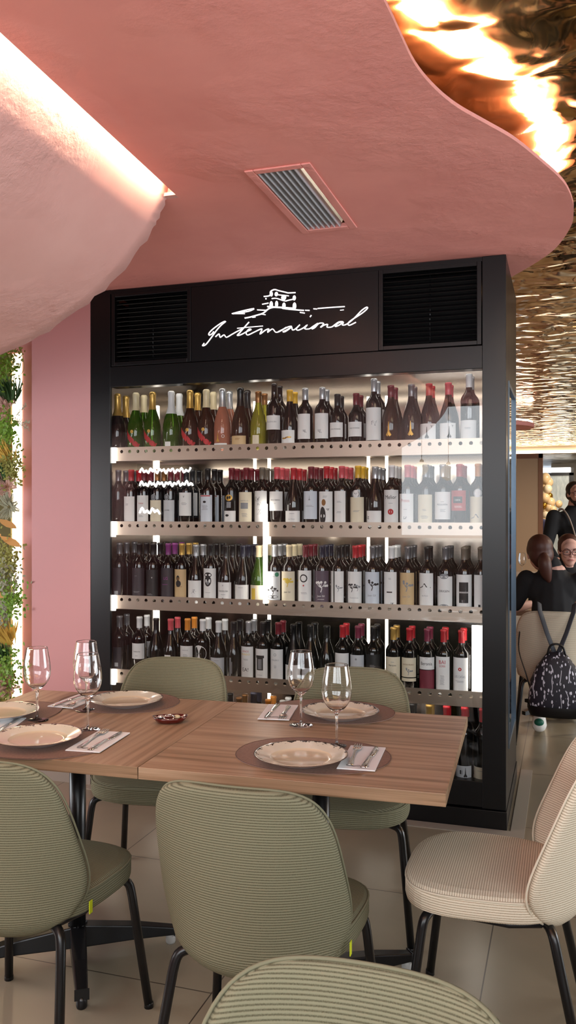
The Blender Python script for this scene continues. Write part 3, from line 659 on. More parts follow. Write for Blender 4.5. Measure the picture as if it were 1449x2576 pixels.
R1 = [
 (296,'champ','grey','gold',None,None,'smoky champagne bottle with gold foil',0.2),
 (342,'champ','green','cream',None,SASH,'green sparkling bottle with cream foil and red sash',None),
 (384,'champ','green','gold',None,SASH,'green sparkling bottle with gilt foil and red sash',None),
 (431,'champ','green','white',(0.02,0.055,20,'white'),None,'dark green sparkling bottle with plain white foil',0.2),
 (478,'champ','brown','gold',None,SASH,'brown sparkling bottle with gold foil and red sash',None),
 (519,'champ','brown','cream',None,SASH,'brown sparkling bottle with cream foil and red sash',None),
 (555,'champ','rose','silver',(0.012,0.04,50,'white'),[('tower',-0.01,0.045,0.05,'g'),('t','ROSE',0.007,0.02,'s'),('o',0.018,0.075,0.008,0.006,'w')],'rose sparkling bottle with silver foil',None),
 (605,'champ','brown','black',(0.02,0.075,58,'tan'),[('l',2,0.06,0.03,'b')],'brown bottle with dark foil and tan label',None),
 (650,'burg','yellow','bronze',(0.03,0.075,24,'cream'),None,'yellow-green bottle with a narrow pale label',None),
 (690,'tall','dark',None,(0.10,0.17,70,'white'),[('t','VALDENUBA',0.007,0.135,'s')],'tall dark bottle with white label around its shoulder',None),
 (726,'burg','dark','yellow',(0.02,0.095,60,'white'),[('e',-0.012,0.055,0.014,0.004,'g'),('e',0.014,0.06,0.014,0.004,'g'),('d',0,0.058,0.004,'b')],'dark bottle with yellow capsule and gold ornament label',None),
 (768,'bord','dark','silver',(0.05,0.172,62,'white'),[('scr',0.01,0.09,0.026,'s')],'dark bottle with silver capsule and grey bird sketch label',None),
 (811,'bord','dark','silver',(0.05,0.172,62,'white'),[('scr',-0.008,0.088,0.03,'s')],'silver capsule bottle with bird sketch, right of its twin',None),
 (849,'short','dark','black',(0.055,0.125,62,'white'),[TX('CASA MORENA',0.09,0.006)],'squat dark bottle with white lettered label',None),
 (896,'short','dark','wine',(0.055,0.125,60,'white'),[TX('CASA MORENA',0.092,0.006)],'squat wine-capped bottle with white lettered label',None),
 (941,'tall','dark','silver',(0.035,0.19,66,'white'),[('scr',0.004,0.115,0.034,'s')],'tall bottle with silver capsule and large sketch label',None),
 (983,'burg','brown','wine',None,[('tower',0.0,0.05,0.07,'g')],'brown bottle with a golden tower mark',None),
 (1035,'burg','grey','grey',None,[('tower',0.0,0.05,0.07,'g')],'smoky grey bottle with a faint tower mark',None),  # grey glass colour takes in the haze of the pane's reflection
 (1076,'burg','dark','red',(0.025,0.105,62,'white'),[('tower',0.0,0.035,0.055,'k'),('t','Y',0.011,0.085,'k',0.022)],'red-capped bottle with black tower on white label',None),
 (1128,'burg','dark','pink',(0.025,0.105,62,'white'),[('tower',0.01,0.035,0.055,'k'),('t','Y',0.011,0.085,'k',0.026)],'pink-capped bottle with black tower on white label',None),
 (1180,'tall','dark','white',(0.03,0.115,66,'white'),[('l',2,0.08,0.03,'s')],'white-capped bottle with large white label',None),
]
R2 = [
 (298,'bord','grey','grey',None,None,'smoky bottle without label',None),
 (327,'bord','dark','red',WL(0.02,0.16),[('l',2,0.12,0.02,'s')],'red-capped bottle with plain white label',None),
 (357,'bord','dark','wine',WL(0.02,0.165),[TX('TORRE',0.12,0.007,'r'),('l',2,0.06,0.03,'s')],'wine-capped bottle with red lettering on white',None),
 (391,'bord','dark','bronze',WL(0.03,0.14,'cream'),[('o',0.0,0.155,0.016,0.011,'s'),('d',0.0,0.155,0.009,'s'),('l',3,0.1,0.036,'s')],'bronze-capped bottle with round grey medal',None),
 (427,'bord','dark','wine',WL(0.025,0.14,'grey'),[('o',0.0,0.155,0.016,0.011,'s'),('d',0.0,0.155,0.009,'s'),('t','EGOMEI',0.006,0.085,'k')],'wine-capped bottle with round grey medal',None),
 (469,'bord','dark','black',WL(0.06,0.178),[('t','V',0.010,0.152,'k'),('l',3,0.125,0.034,'s')],'black-capped bottle with letter V on white label',None),
 (523,'bord','dark','black',WL(0.012,0.165,'blue'),[('q',-0.03,0.03,0.158,0.163,'r'),('e',0.0,0.13,0.009,0.006,'k'),('l',5,0.11,0.036,'s')],'dark bottle with long pale blue label and red edge',None),
 (583,'bord','black','wine',(0.03,0.085,55,'white'),[('e',0.0,0.15,0.02,0.016,'g'),('e',-0.006,0.15,0.006,0.008,'k'),('e',0.006,0.152,0.005,0.008,'k'),('e',-0.01,0.062,0.011,0.006,'k'),('q',-0.012,0.012,0.10,0.13,'s')],'black bottle with gold patterned shield and low label',None),
 (620,'bord','dark','wine',WL(0.012,0.178,'cream'),[('q',-0.02,0.02,0.095,0.125,'s'),TX('MARTELLO',0.132,0.006,'s'),('l',4,0.07,0.034,'s')],'wine-capped bottle with long cream lettered label',None),
 (660,'bord','dark','taupe',WL(0.03,0.183,'white'),[('scr',-0.01,0.14,0.04,'k'),('scr',0.008,0.11,0.04,'s'),('scr',0.0,0.08,0.04,'s')],'taupe-capped bottle with sketched rocks on its label',None),
 (697,'bord','dark','pink',WL(0.085,0.18),[TX('VEGA RIBERA',0.135,0.006),('l',1,0.12,0.012,'s')],'pink-capped bottle with high white label',None),
 (739,'burg','dark','red',WL(0.012,0.085),[('l',1,0.07,0.03,'s'),TX('Las Viejas',0.04,0.008,'s')],'red-capped sloping bottle with low white label',None),
 (783,'bord','dark','wine',WL(0.045,0.18,'blue'),[('tower',0,0.135,0.025,'s'),('l',2,0.11,0.044,'s')],'wine-capped bottle with pale label and tiny emblem',None),
 (822,'bord','dark','red',WL(0.018,0.178,'white'),[('e',-0.012,0.06,0.017,0.045,'k'),('e',-0.006,0.125,0.011,0.016,'b'),('scr',0.016,0.09,0.016,'k'),('l',2,0.155,0.03,'s')],'bottle with a dark figure drawn on white label',None),
 (858,'bord','dark','pink',WL(0.02,0.18,'white',50),[('l',2,0.13,0.026,'s'),('l',2,0.08,0.03,'s')],'pink-capped bottle with narrow plain white label',None),
 (901,'bord','dark','yellow',WL(0.012,0.15,'cream'),[('d',0.0,0.165,0.019,'w'),('o',0.0,0.165,0.019,0.015,'k'),('scr',0,0.165,0.016,'k'),('l',2,0.085,0.042,'s')],'yellow-capped bottle with round seal above cream label',None),
 (944,'burg','dark','silver',WL(0.008,0.085),[('t','iz',0.018,0.045,'k',-0.026)],'silver-capped sloping bottle with two bold letters',None),
 (983,'bord','dark','white',WL(0.025,0.183),[('t','Melior',0.018,0.14,'k'),('d',0.0,0.08,0.014,'r'),('t','m',0.008,0.076,'w'),('l',1,0.12,0.02,'s')],'white-capped bottle with red dot on white label',None),
 (1023,'bord','dark','pink',WL(0.02,0.165),[('t','Protos',0.016,0.125,'r',0,0.04),('l',1,0.09,0.02,'s'),('scr',0,0.05,0.02,'s')],'pink-capped bottle with large red lettering',None),
 (1071,'bord','black','grey',WL(0.015,0.16,'cream'),[('l',3,0.06,0.04,'s'),('l',2,0.09,0.02,'s')],'black bottle with plain cream label',None),
 (1114,'bord','black','silver',WL(0.045,0.172,'white',68),[TX('PESQUERA',0.108,0.009),('l',1,0.125,0.02,'s'),('l',3,0.09,0.03,'s')],'silver-capped bottle with bold black capitals',None),
 (1156,'bord','dark','red',WL(0.085,0.178,'red'),[('q',-0.022,0.022,0.12,0.15,'k'),('t','CEPA',0.008,0.13,'w'),('l',2,0.105,0.04,'w')],'red-capped bottle with red label',None),
 (1203,'bord','dark','orange',WL(0.03,0.15,'cream'),[('d',0.006,0.165,0.019,'w'),('o',0.006,0.165,0.019,0.015,'s'),('hill',0.05,'s')],'orange-capped bottle with round seal beside the post',None),
]
R3 = [
 (301,'bord','grey','grey',WL(0.02,0.17,'dark',40),[('q',-0.01,0.012,0.03,0.05,'s')],'smoky bottle turned away at the left corner',None),
 (351,'bord','dark','black',WL(0.02,0.172,'dark',70),[('l',1,0.13,0.02,'s'),('l',2,0.05,0.04,'s')],'black-capped bottle with charcoal label',None),
 (386,'bord','dark','black',WL(0.02,0.165,'black',70),[('t','v',0.007,0.12,'w',0.014),('l',2,0.04,0.035,'s')],'black-capped bottle with black label',None),
 (424,'bord','dark','purple',WL(0.005,0.175,'dark',70),[('t','LG',0.014,0.115,'m',0.006),('l',1,0.09,0.04,'m'),('l',2,0.025,0.025,'w')],'purple-capped bottle with magenta letters',None),
 (458,'bord','dark','gold',WL(0.02,0.17,'tan'),[('e',-0.004,0.125,0.009,0.014,'k'),('e',-0.002,0.097,0.015,0.017,'k'),('e',-0.003,0.122,0.005,0.008,'b'),('l',1,0.08,0.04,'b')],'gold-capped bottle with dark portrait on tan label',None),
 (493,'burg','dark','silver',WL(0.0,0.115),[('scr',0.005,0.06,0.03,'s'),('l',2,0.02,0.02,'s')],'silver-capped sloping bottle with pale low label',None),
 (531,'bord','dark','black',WL(0.02,0.178,'white',66),[('e',0.0,0.115,0.019,0.028,'k'),('e',0.0,0.145,0.021,0.013,'k'),('e',0.0,0.105,0.008,0.010,'s'),('l',1,0.055,0.03,'s')],'black-capped bottle with dark shield emblem',None),
 (569,'burg','dark','black',WL(0.0,0.11),[('t','V',0.008,0.09,'k'),TX('TARDENUBA',0.062,0.008),('l',1,0.048,0.03,'s'),('d',0,0.03,0.003,'k')],'sloping bottle with black capitals on low white label',None),
 (612,'burg','black','navy',WL(0.0,0.10),[('l',1,0.085,0.03,'s')],'navy-capped sloping bottle with blank low label',None),
 (645,'burg','green','cream',WL(0.0,0.10,'cream'),[('q',-0.025,0.0,0.01,0.085,'y')],'green sloping bottle with cream and yellow label',None),
 (691,'bord','dark','silver',WL(0.03,0.17,'grey'),[('tree',0.0,0.055,0.045,'k'),('d',0.022,0.155,0.011,'e'),('e',0.0,0.045,0.028,0.008,'k'),('l',1,0.145,0.04,'s')],'silver-capped bottle with black tree and green leaf',None),
 (726,'bord','dark','cream',WL(0.01,0.172,'cream'),[('tree',0.0,0.095,0.05,'y'),('d',0.004,0.125,0.012,'y'),('t','Juan Gil',0.010,0.065,'k',0,0.04)],'cream-capped bottle with yellow splash',None),
 (769,'bord','dark','wine',WL(0.015,0.178,'white'),[('o',0.0,0.14,0.020,0.014,'k'),('d',0.0,0.105,0.004,'r'),('l',2,0.07,0.036,'s')],'wine-capped bottle with black ring and red dot',None),
 (811,'bord','dark','navy',WL(0.005,0.178,'plum',66),[('tree',0.0,0.075,0.06,'w'),('t','Juan Gil',0.011,0.05,'w',0,0.042),('l',1,0.04,0.05,'w')],'navy-capped bottle with white tree on plum label',None),
 (852,'bord','dark','black',WL(0.015,0.178),[('q',-0.012,-0.005,0.02,0.178,'k'),('tree',0.012,0.08,0.035,'s')],'black-capped bottle with dark stripe on label',None),
 (894,'bord','dark','red',WL(0.012,0.178),[('tree',-0.012,0.08,0.045,'k'),('tree',0.016,0.085,0.035,'s'),TX('Comoloco',0.05,0.007,'s')],'red-capped bottle with dark branches on label',None),
 (938,'bord','dark','grey',WL(0.012,0.178,'blue'),[('tree',0.0,0.09,0.055,'k'),('t','Juan Gil',0.012,0.06,'s',0,0.042)],'grey-capped bottle with black tree on pale blue',None),
 (985,'bord','dark','white',WL(0.012,0.18,'white',52),[('l',2,0.15,0.014,'s'),('q',-0.015,0.012,0.082,0.088,'k'),('scr',0.012,0.03,0.016,'k')],'white-capped bottle with sparse narrow label',None),
 (1026,'bord','dark','grey',WL(0.015,0.178,'tan'),[('tree',0.0,0.09,0.055,'s'),('t','Juan Gil',0.011,0.06,'s',0,0.04)],'grey-capped bottle with tree on tan label',None),
 (1075,'bord','dark','black',WL(0.02,0.178),[('hill',0.11,'k'),TX('ALTICO',0.07,0.006,'s')],'black-capped bottle with hill line on white label',None),
 (1121,'bord','dark','grey',WL(0.02,0.165,'white',66),[('t','ORIGEN',0.010,0.092,'k'),('e',0.0,0.165,0.022,0.012,'s'),('e',0.0,0.025,0.024,0.012,'s')],'grey-capped bottle with black capitals between grey arcs',None),
 (1168,'bord','dark','taupe',WL(0.01,0.175,'white',66),[('q',-0.022,0.022,0.045,0.14,'k'),('q',-0.024,0.024,0.09,0.097,'w')],'taupe-capped bottle with dark square on white',None),
 (1205,'bord','dark','taupe',WL(0.015,0.175,'white',50),[('q',-0.01,0.0,0.015,0.04,'k')],'bottle with white label hard against the post',None),
]
R4 = [
 (301,'bord','grey','grey',WL(0.02,0.14,'dark',40),[('q',-0.01,0.01,0.04,0.06,'s')],'smoky bottle with back label at left corner',None),
 (351,'bord','dark','white',WL(0.085,0.165,'white',66),[TX('Azabache',0.12,0.007),('l',1,0.1,0.02,'s')],'white-capped bottle with broad white label',None),
 (393,'burg','black','black',WL(0.03,0.09),[('t','x',0.008,0.07,'k')],'black-capped sloping bottle behind the left chair',None),
 (429,'burg','dark','pink',(0.05,0.115,24,'white'),None,'pink-capped sloping bottle with small white tag label',None),
 (472,'bord','dark','orange',WL(0.04,0.165),[TX('MARQUES',0.14,0.006,'s'),('l',3,0.12,0.03,'s')],'orange-capped bottle with white label',None),
 (510,'bord','dark','white',(0.09,0.172,40,'white','round'),[TX('Nivarius',0.128,0.006,'s')],'white-capped bottle with round white label',None),
 (550,'burg','black','white',WL(0.015,0.115,'grey'),[('l',1,0.1,0.03,'s'),TX('SANTAS',0.062,0.009)],'white-capped sloping bottle with grey label',None),
 (588,'burg','black','black',None,[('q',-0.006,0.002,0.02,0.12,'s'),('q',0.004,0.008,0.04,0.1,'s')],'black bottle with vertical lettering and no label',None),
 (626,'bord','black','silver',WL(0.025,0.178,'white'),[('t','VINOS',0.009,0.15,'r'),('t','MUNDO',0.009,0.135,'y'),('l',2,0.115,0.03,'s'),('t','EA!',0.018,0.055,'k')],'silver-capped bottle with coloured words on white',None),
 (662,'bord','black','black',WL(0.02,0.17),[('q',-0.018,0.018,0.065,0.125,'k'),('q',-0.023,0.023,0.125,0.138,'k'),('q',-0.010,0.010,0.07,0.12,'s'),('l',1,0.04,0.03,'s')],'black-capped bottle with dark pillar drawing',None),
 (700,'bord','black','wine',WL(0.015,0.172),[('o',0.0,0.145,0.007,0.005,'s'),TX('MAURO',0.115,0.008,'s'),('l',3,0.09,0.016,'s')],'wine-capped bottle with grey capitals on white',None),
 (739,'burg','wrap',None,WL(0.02,0.10),None,'black foiled sloping bottle behind a wine glass',None),
 (781,'burg','black','black',WL(0.01,0.09,'grey'),[('l',2,0.06,0.03,'s')],'black sloping bottle with pale low label',None),
 (821,'burg','black','black',WL(0.01,0.09),[('l',1,0.06,0.03,'s')],'black sloping bottle behind the right chair',None),
 (859,'bord','black','red',WL(0.03,0.17),[('scr',0.006,0.06,0.02,'s')],'red-capped bottle with plain white label',None),
 (900,'bord','black','plum',WL(0.03,0.165,'grey'),[('d',0,0.145,0.005,'s'),TX('PAGO DE CIRSUS',0.105,0.006),('l',2,0.085,0.03,'s')],'plum-capped bottle with pale lettered label',None),
 (940,'bord','black','black',WL(0.03,0.172,'black',70),[('q',-0.008,0.008,0.17,0.18,'s'),('l',5,0.12,0.03,'s')],'black bottle showing its dark back label',None),
 (990,'bord','black','gold',WL(0.03,0.165,'cream'),[('t','Marques',0.010,0.12,'k'),('t','Muga',0.018,0.075,'k'),('l',1,0.14,0.02,'s')],'gold-capped bottle with cream lettered label',None),
 (1030,'bord','black','red',(0.075,0.165,62,'cream'),[TX('RAMON BILBAO',0.13,0.007,'b'),('tree',0.0,0.085,0.035,'s')],'red-capped bottle with two-part cream label',None),
 (1075,'bord','black','plum',(0.115,0.172,64,'white'),[('t','Beronia',0.015,0.135,'k'),('l',1,0.165,0.02,'s')],'plum-capped bottle with white and wine-red labels',None),
 (1114,'bord','black','red',WL(0.005,0.178,'white',56),[('t','BAI',0.017,0.145,'r',0,0.03),('t','GORRI',0.010,0.13,'r',0,0.03),('l',9,0.09,0.022,'s')],'red-capped bottle with red capitals on long label',None),
 (1161,'bord','black','red',WL(0.02,0.178,'white',64),[('d',0.002,0.125,0.008,'r'),('d',0.002,0.125,0.003,'w'),('t','LUIS CAÑAS',0.014,0.085,'s'),('l',2,0.07,0.04,'s')],'red-capped bottle with red diamond dot, rightmost upright',None),
]
R5 = [
 (566,'bord','black','black',WL(0.03,0.165),None,'black-capped bottle behind the left chair',None),
 (592,'bord','dark','bronze',WL(0.03,0.165),None,'bronze-capped bottle left of the table gap',None),
 (630,'tall','black','navy',WL(0.03,0.165),None,'navy-capped bottle under the fourth shelf',None),
 (668,'bord','dark','orange',WL(0.03,0.165),None,'orange-capped bottle behind the two tables',None),
 (706,'bord','black','white',WL(0.03,0.165),None,'white-capped bottle behind the two tables',None),
 (740,'bord','dark','pink',WL(0.03,0.165),None,'pink-capped bottle left of a wine glass stem',None),
 (1035,'tall','black','black',WL(0.03,0.165),None,'black-capped bottle right of the chair back',None),
 (1079,'tall','yellow','gold',WL(0.03,0.165),None,'gold-capped bottle above the table corner',None),
 (1123,'tall','dark','red',WL(0.03,0.165),None,'red-capped bottle above the table corner',None),
 (1168,'tall','black','red',(0.004,0.068,66,'grey'),[('tower',0.014,0.016,0.045,'k'),('q',-0.012,-0.006,0.03,0.048,'k'),('q',-0.004,0.0,0.03,0.048,'s')],'red-capped bottle with black tower label beside table corner',None),
 (1214,'tall','black','red',(0.004,0.068,66,'cream'),[('l',1,0.05,0.03,'s')],'red-capped bottle against the post at floor level',None),
]
NM = ['top shelf', 'second shelf', 'third shelf', 'fourth shelf', 'bottom shelf']
for ri, (row, zs) in enumerate(zip((R1, R2, R3, R4, R5), SH)):
    last = None
    for k, (px, t, g, cap, lab, pr, desc, cz) in enumerate(row):
        yb = 0.080 if t != 'champ' else 0.084
        x = on_y(px, 1300, yb).x
        x = max(IL+BP[t][1]+0.004, min(IR-BP[t][1]-0.002, x))
        gap = BP[t][1]*2
        if last is not None and x-last[0] < (BP[t][1]+last[1])+0.001: x = last[0]+BP[t][1]+last[1]+0.001
        last = (x, BP[t][1])
        tw = random.uniform(-0.12, 0.12) - 0.05
        l2 = None
        if desc.startswith('red-capped bottle with two-part'): l2 = (0.055, 0.07, 62, 'cream')
        if desc.startswith('plum-capped bottle with white and'): l2 = (0.02, 0.112, 64, 'wine')
        if desc.startswith('rose sparkling'): l2 = None
        b = bottle('%s, %s from left on %s' % (desc, ORD[k+1], NM[ri]), t, g, cap, lab, pr, FR @ T(x, yb, zs), 'front bottles on the '+NM[ri], cz if isinstance(cz, float) else None, tw, l2)
        for rk in range(1, 3 if ri in (1, 2) else 2):
            if random.random() < 0.06: continue
            src = b
            y2 = yb + rk*(BP[t][1]*2+0.006)
            cn = (cap or 'dark')
            dup(src, FR @ T(x+random.uniform(-0.003,0.003), y2, zs), '%s-topped bottle %s the %s front bottle on %s' % (cn, ['','directly behind','two places behind'][rk], ORD[k+1], NM[ri]))['group'] = 'rear bottles on the '+NM[ri]
# ================================================================ TABLES
TA = math.atan2(-0.2672, 0.9636)         # table frame: x right, y away
N0 = Vector((0.376, 2.03)); S = 0.80
ux = Vector((math.cos(TA), math.sin(TA))); uy = Vector((-math.sin(TA), math.cos(TA)))
def base_arm(mb, a, r):
    c, s = math.cos(a), math.sin(a)
    n = Vector((-s, c, 0)); d = Vector((c, s, 0)); vs = []
    for t, w, z0, z1 in ((0.0, 0.026, 0.035, 0.105), (r*0.6, 0.021, 0.035, 0.08), (r, 0.017, 0.03, 0.055)):
        for sx, z in ((-1, z0), (1, z0), (1, z1), (-1, z1)): vs.append(d*t + n*w*sx + Vector((0, 0, z)))
    mb.add(vs, [(k+j*4, k+(j+1)*4, (k+1)%4+(j+1)*4, (k+1)%4+j*4) for j in range(2) for k in range(4)] + [(8,9,10,11),(3,2,1,0)], smooth=False)
def table(i, c, lb, wm, arm0):
    root = thing('dining_table', lb, 'table', TW(c.x, c.y, 0, TA), 'square dining tables pushed together')
    h = S/2-0.001
    mb = MB(); mb.box(-h, h, -h, h, 0.718, 0.75); mb.m[2] = mb.m[4] = 1; mb.build('tabletop', [wm, M_woodx], root, bevel=0.0015)
    mb = MB(); mb.lathe([(0.026, 0.04), (0.026, 0.70)], 20); mb.build('column', M_leg, root)
    mb = MB(); mb.box(-0.14, 0.14, -0.14, 0.14, 0.70, 0.7175); mb.build('mounting_plate', M_leg, root, bevel=0.002)
    for k in range(4):
        a = arm0 - TA + k*PI/2
        mb = MB(); base_arm(mb, a, 0.31); leg = mb.build('base_arm', M_leg, root, bevel=0.004)
        x, y = 0.298*math.cos(a), 0.298*math.sin(a)
        mb = MB(); mb.lathe([(0.014,0),(0.016,0.006),(0.016,0.02),(0.012,0.036)], 14, cx=x, cy=y); mb.build('foot_glide', M_leg if k % 2 else mat('pale_glide', lin(170,168,164), 0.4), leg)
    return root
cR = N0 - ux*0.4 + uy*0.4; cL = cR - ux*S
table(0, cR, 'square walnut table with two place settings at the right, nearest the cabinet corner', M_woodx, math.radians(25))
table(1, cL, 'square walnut table at the left with three place settings and a red dish', M_woody, math.radians(16))
ZT = 0.7505
# ---------------------------------------------------------------- place settings
M_mat = mat('brown_leather', lin(128,98,84), 0.55); tcx = N(M_mat, 'ShaderNodeTexNoise', Scale=60.0, Detail=4.0); rr_ = ramp(M_mat, [(0.3, lin(118,90,78)), (0.7, lin(142,112,98))]); L(M_mat, tcx, 'Fac', rr_, 'Fac'); L(M_mat, rr_, 'Color', P_(M_mat), 'Base Color')
M_matedge = mat('dark_leather_edge', lin(88,62,52), 0.6)
M_plate = mat('speckled_cream_glaze', lin(226,212,188), 0.12, coat=0.4)
def plate_nodes(m):
    tc = N(m, 'ShaderNodeTexCoord'); sp = N(m, 'ShaderNodeSeparateXYZ'); L(m, tc, 'Object', sp, 0)
    le = N(m, 'ShaderNodeVectorMath', operation='LENGTH'); cb = N(m, 'ShaderNodeCombineXYZ'); L(m, sp, 'X', cb, 'X'); L(m, sp, 'Y', cb, 'Y'); L(m, cb, 0, le, 0)
    n = N(m, 'ShaderNodeTexNoise', Scale=70.0, Detail=3.0, Roughness=0.7); L(m, tc, 'Object', n, 'Vector')
    n2 = N(m, 'ShaderNodeTexNoise', Scale=9.0, Detail=1.0); L(m, tc, 'Object', n2, 'Vector')
    # speckle threshold falls towards the rim
    mr = N(m, 'ShaderNodeMapRange'); mr.inputs[1].default_value = 0.085; mr.inputs[2].default_value = 0.1255; mr.inputs[3].default_value = -0.42; mr.inputs[4].default_value = 0.02; L(m, le, 'Value', mr, 0)
    ad = N(m, 'ShaderNodeMath', operation='ADD'); L(m, mr, 0, ad, 0); L(m, n, 'Fac', ad, 1)
    m2 = N(m, 'ShaderNodeMath', operation='MULTIPLY_ADD'); L(m, n2, 'Fac', m2, 0); m2.inputs[1].default_value = 0.5; L(m, ad, 0, m2, 2)
    r = ramp(m, [(0.76, lin(228,216,194)), (0.80, lin(52,34,24))]); L(m, m2, 0, r, 'Fac')
    edge = N(m, 'ShaderNodeMath', operation='GREATER_THAN'); edge.inputs[1].default_value = 0.1232; L(m, le, 'Value', edge, 0)
    mx = N(m, 'ShaderNodeMix', data_type='RGBA'); L(m, edge, 0, mx, 0); L(m, r, 'Color', mx, 6); mx.inputs[7].default_value = lin(74,48,34)
    L(m, mx, 2, P_(m), 'Base Color')
plate_nodes(M_plate)
M_platec = mat('cream_glaze', lin(216,196,166), 0.1, coat=0.4); M_plateb = mat('white_glaze', lin(226,228,232), 0.15, coat=0.3)
M_glass = mat('clear_glass', (1,1,1,1), 0.0, trans=1.0, ior=1.45)
M_nap = mat('white_paper_napkin', lin(240,238,236), 0.8)
M_cut = mat('polished_cutlery', (0.75,0.73,0.70,1), 0.14, 1.0)
def top_at(px, py): p = on_z(px, py, 0.75); return p.x, p.y
def placemat(lb, x, y, rz=TA, a=0.215, b=0.168):
    n = 56; pts = [(a*math.copysign(abs(math.cos(2*PI*k/n))**0.9, math.cos(2*PI*k/n)), b*math.copysign(abs(math.sin(2*PI*k/n))**0.9, math.sin(2*PI*k/n))) for k in range(n)]
    mb = MB(); mb.poly(pts, 0, 0.0022)
    root = mb.build('placemat', M_mat); root.matrix_world = TW(x, y, ZT, rz)
    mb = MB(); mb.tube([(p[0]*0.995, p[1]*0.995, 0.0018) for p in pts+[pts[0]]], 0.0012, 5, cap=False); mb.build('stitched_edge', M_matedge, root)
    return tag(root, lb, 'placemat', 'oval leather placemats')
def plate(lb, x, y):
    root = thing('dinner_plate', lb, 'plate', TW(x, y, ZT+0.0024, random.uniform(0, 6)), 'speckled dinner plates')
    mb = MB(); mb.lathe([(0.0005,0.0085),(0.07,0.0085),(0.078,0.0105),(0.083,0.0135)], 56, capb=False, capt=False); mb.build('well', M_platec, root)
    mb = MB(); mb.lathe([(0.083,0.0135),(0.10,0.018),(0.1205,0.0225),(0.1255,0.0238),(0.1265,0.0232)], 64, capb=False, capt=False); mb.build('rim', M_plate, root)
    mb = MB(); mb.lathe([(0.055,0),(0.066,0),(0.070,0.003),(0.09,0.009),(0.115,0.0185),(0.1265,0.0232)], 56, capt=False); mb.build('underside', M_plateb, root)
    return root
def wine_glass(lb, x, y, z=ZT, s=1.0, group='wine glasses on the laid tables'):
    prof = [(0.0005,0.004),(0.012,0.0042),(0.033,0.0022),(0.0365,0.0012),(0.0368,0.0006),(0.0360,0.0),(0.0005,0.0)]
    o_ = [(0.0045,0.006),(0.0036,0.014),(0.0034,0.05),(0.0036,0.085),(0.0055,0.094),(0.013,0.101),(0.026,0.112),(0.036,0.126),(0.0415,0.142),(0.0432,0.156),(0.0425,0.172),(0.0395,0.195),(0.0355,0.218),(0.0333,0.2312),(0.0330,0.233)]
    i_ = [(r-0.0010, z+0.0002) for r, z in o_[6:]]; i_.reverse()
    root = thing('wine_glass', lb, 'wine glass', TW(x, y, z+0.0002) @ Matrix.Scale(s, 4), group)
    mb = MB(); mb.lathe([(0.0005,0.1035)]+[(0.0125,0.1045)]+list(reversed(i_))+[(0.0325,0.2335)]+list(reversed(o_[4:]))+[(0.0005,0.0925)], 40, capb=False, capt=False)
    mb.f = [list(reversed(f)) for f in mb.f]; mb.build('bowl', M_glass, root)
    mb = MB(); mb.lathe([(0.0005,0.0),(0.0360,0.0),(0.0368,0.0007),(0.0355,0.0014),(0.02,0.0028),(0.008,0.0050),(0.0042,0.010),(0.0034,0.02),(0.0034,0.06),(0.0038,0.086),(0.0052,0.0922),(0.0005,0.0922)], 32, capb=False, capt=False); mb.build('stem_and_foot', M_glass, root)
    return root
def napkin(lb, quad):
    c = sum((Vector(q) for q in quad), Vector((0,0)))/4
    d = ((Vector(quad[1])-Vector(quad[0]))+(Vector(quad[2])-Vector(quad[3]))); a = math.atan2(d.y, d.x)-PI/2
    ln = d.length/2; wd = ((Vector(quad[3])-Vector(quad[0])).length+(Vector(quad[2])-Vector(quad[1])).length)/2
    wd = max(0.095, min(0.108, wd)); ln = max(0.20, min(0.222, ln))
    root = thing('paper_napkin', lb, 'napkin', TW(c.x, c.y, ZT+0.0026, a), 'folded napkins under the cutlery')
    mb = MB(); mb.box(-wd/2, wd/2, -ln/2, ln/2, 0, 0.0012); mb.box(-wd/2+0.001, wd/2, -ln/2+0.001, ln/2, 0.0014, 0.0026); mb.build('folded_sheet', M_nap, root)
    mb = MB(); p = [(-0.03+0.01*k, -ln/2+0.03+0.004*math.sin(k*2.3), 0.0028) for k in range(7)]; mb.tube(catmull(p, 5), 0.0007, 4); mb.tube([(-0.028,-ln/2+0.024,0.0028),(0.026,-ln/2+0.022,0.0028)], 0.0005, 4); mb.build('printed_script', INK['k'], root)
    return c, a
ZN = ZT+0.0026+0.0028
def strip(mb, sect):   # flat bar: list of (y, x centre, half width, z, thickness)
    vs = []; n = len(sect)
    for y, x, w_, z, t in sect: vs += [(x-w_, y, z), (x+w_, y, z), (x+w_*0.75, y, z+t), (x-w_*0.75, y, z+t)]
    mb.add(vs, [(k+j*4, (k+1)%4+j*4, (k+1)%4+(j+1)*4, k+(j+1)*4) for j in range(n-1) for k in range(4)] + [(3,2,1,0), tuple(range(4*n-4, 4*n))])
def fork(lb, x, y, rz, flip=1):
    root = thing('fork', lb, 'fork', TW(x, y, ZN, rz), 'forks on the napkins')
    mb = MB(); strip(mb, [(-0.095,0,0.004,0.0012,0.0018),(-0.09,0,0.0095,0.0004,0.0022),(-0.07,0,0.0088,0.0004,0.0022),(-0.02,0,0.0042,0.002,0.0026),(0.02,0,0.0034,0.006,0.0026),(0.038,0,0.005,0.006,0.0022),(0.046,0,0.0115,0.0045,0.0018)]); mb.build('handle', M_cut, root, bevel=0.0004)
    mb = MB(); strip(mb, [(0.046,0,0.0115,0.0045,0.0018),(0.058,0,0.0125,0.003,0.0016)])
    for k in range(4):
        xx = -0.0102+0.0068*k; strip(mb, [(0.058,xx,0.0021,0.003,0.0016),(0.08,xx*0.97,0.0018,0.0022,0.0015),(0.1,xx*0.92,0.0009,0.0045,0.0010)])
    mb.build('tines', M_cut, root); return root
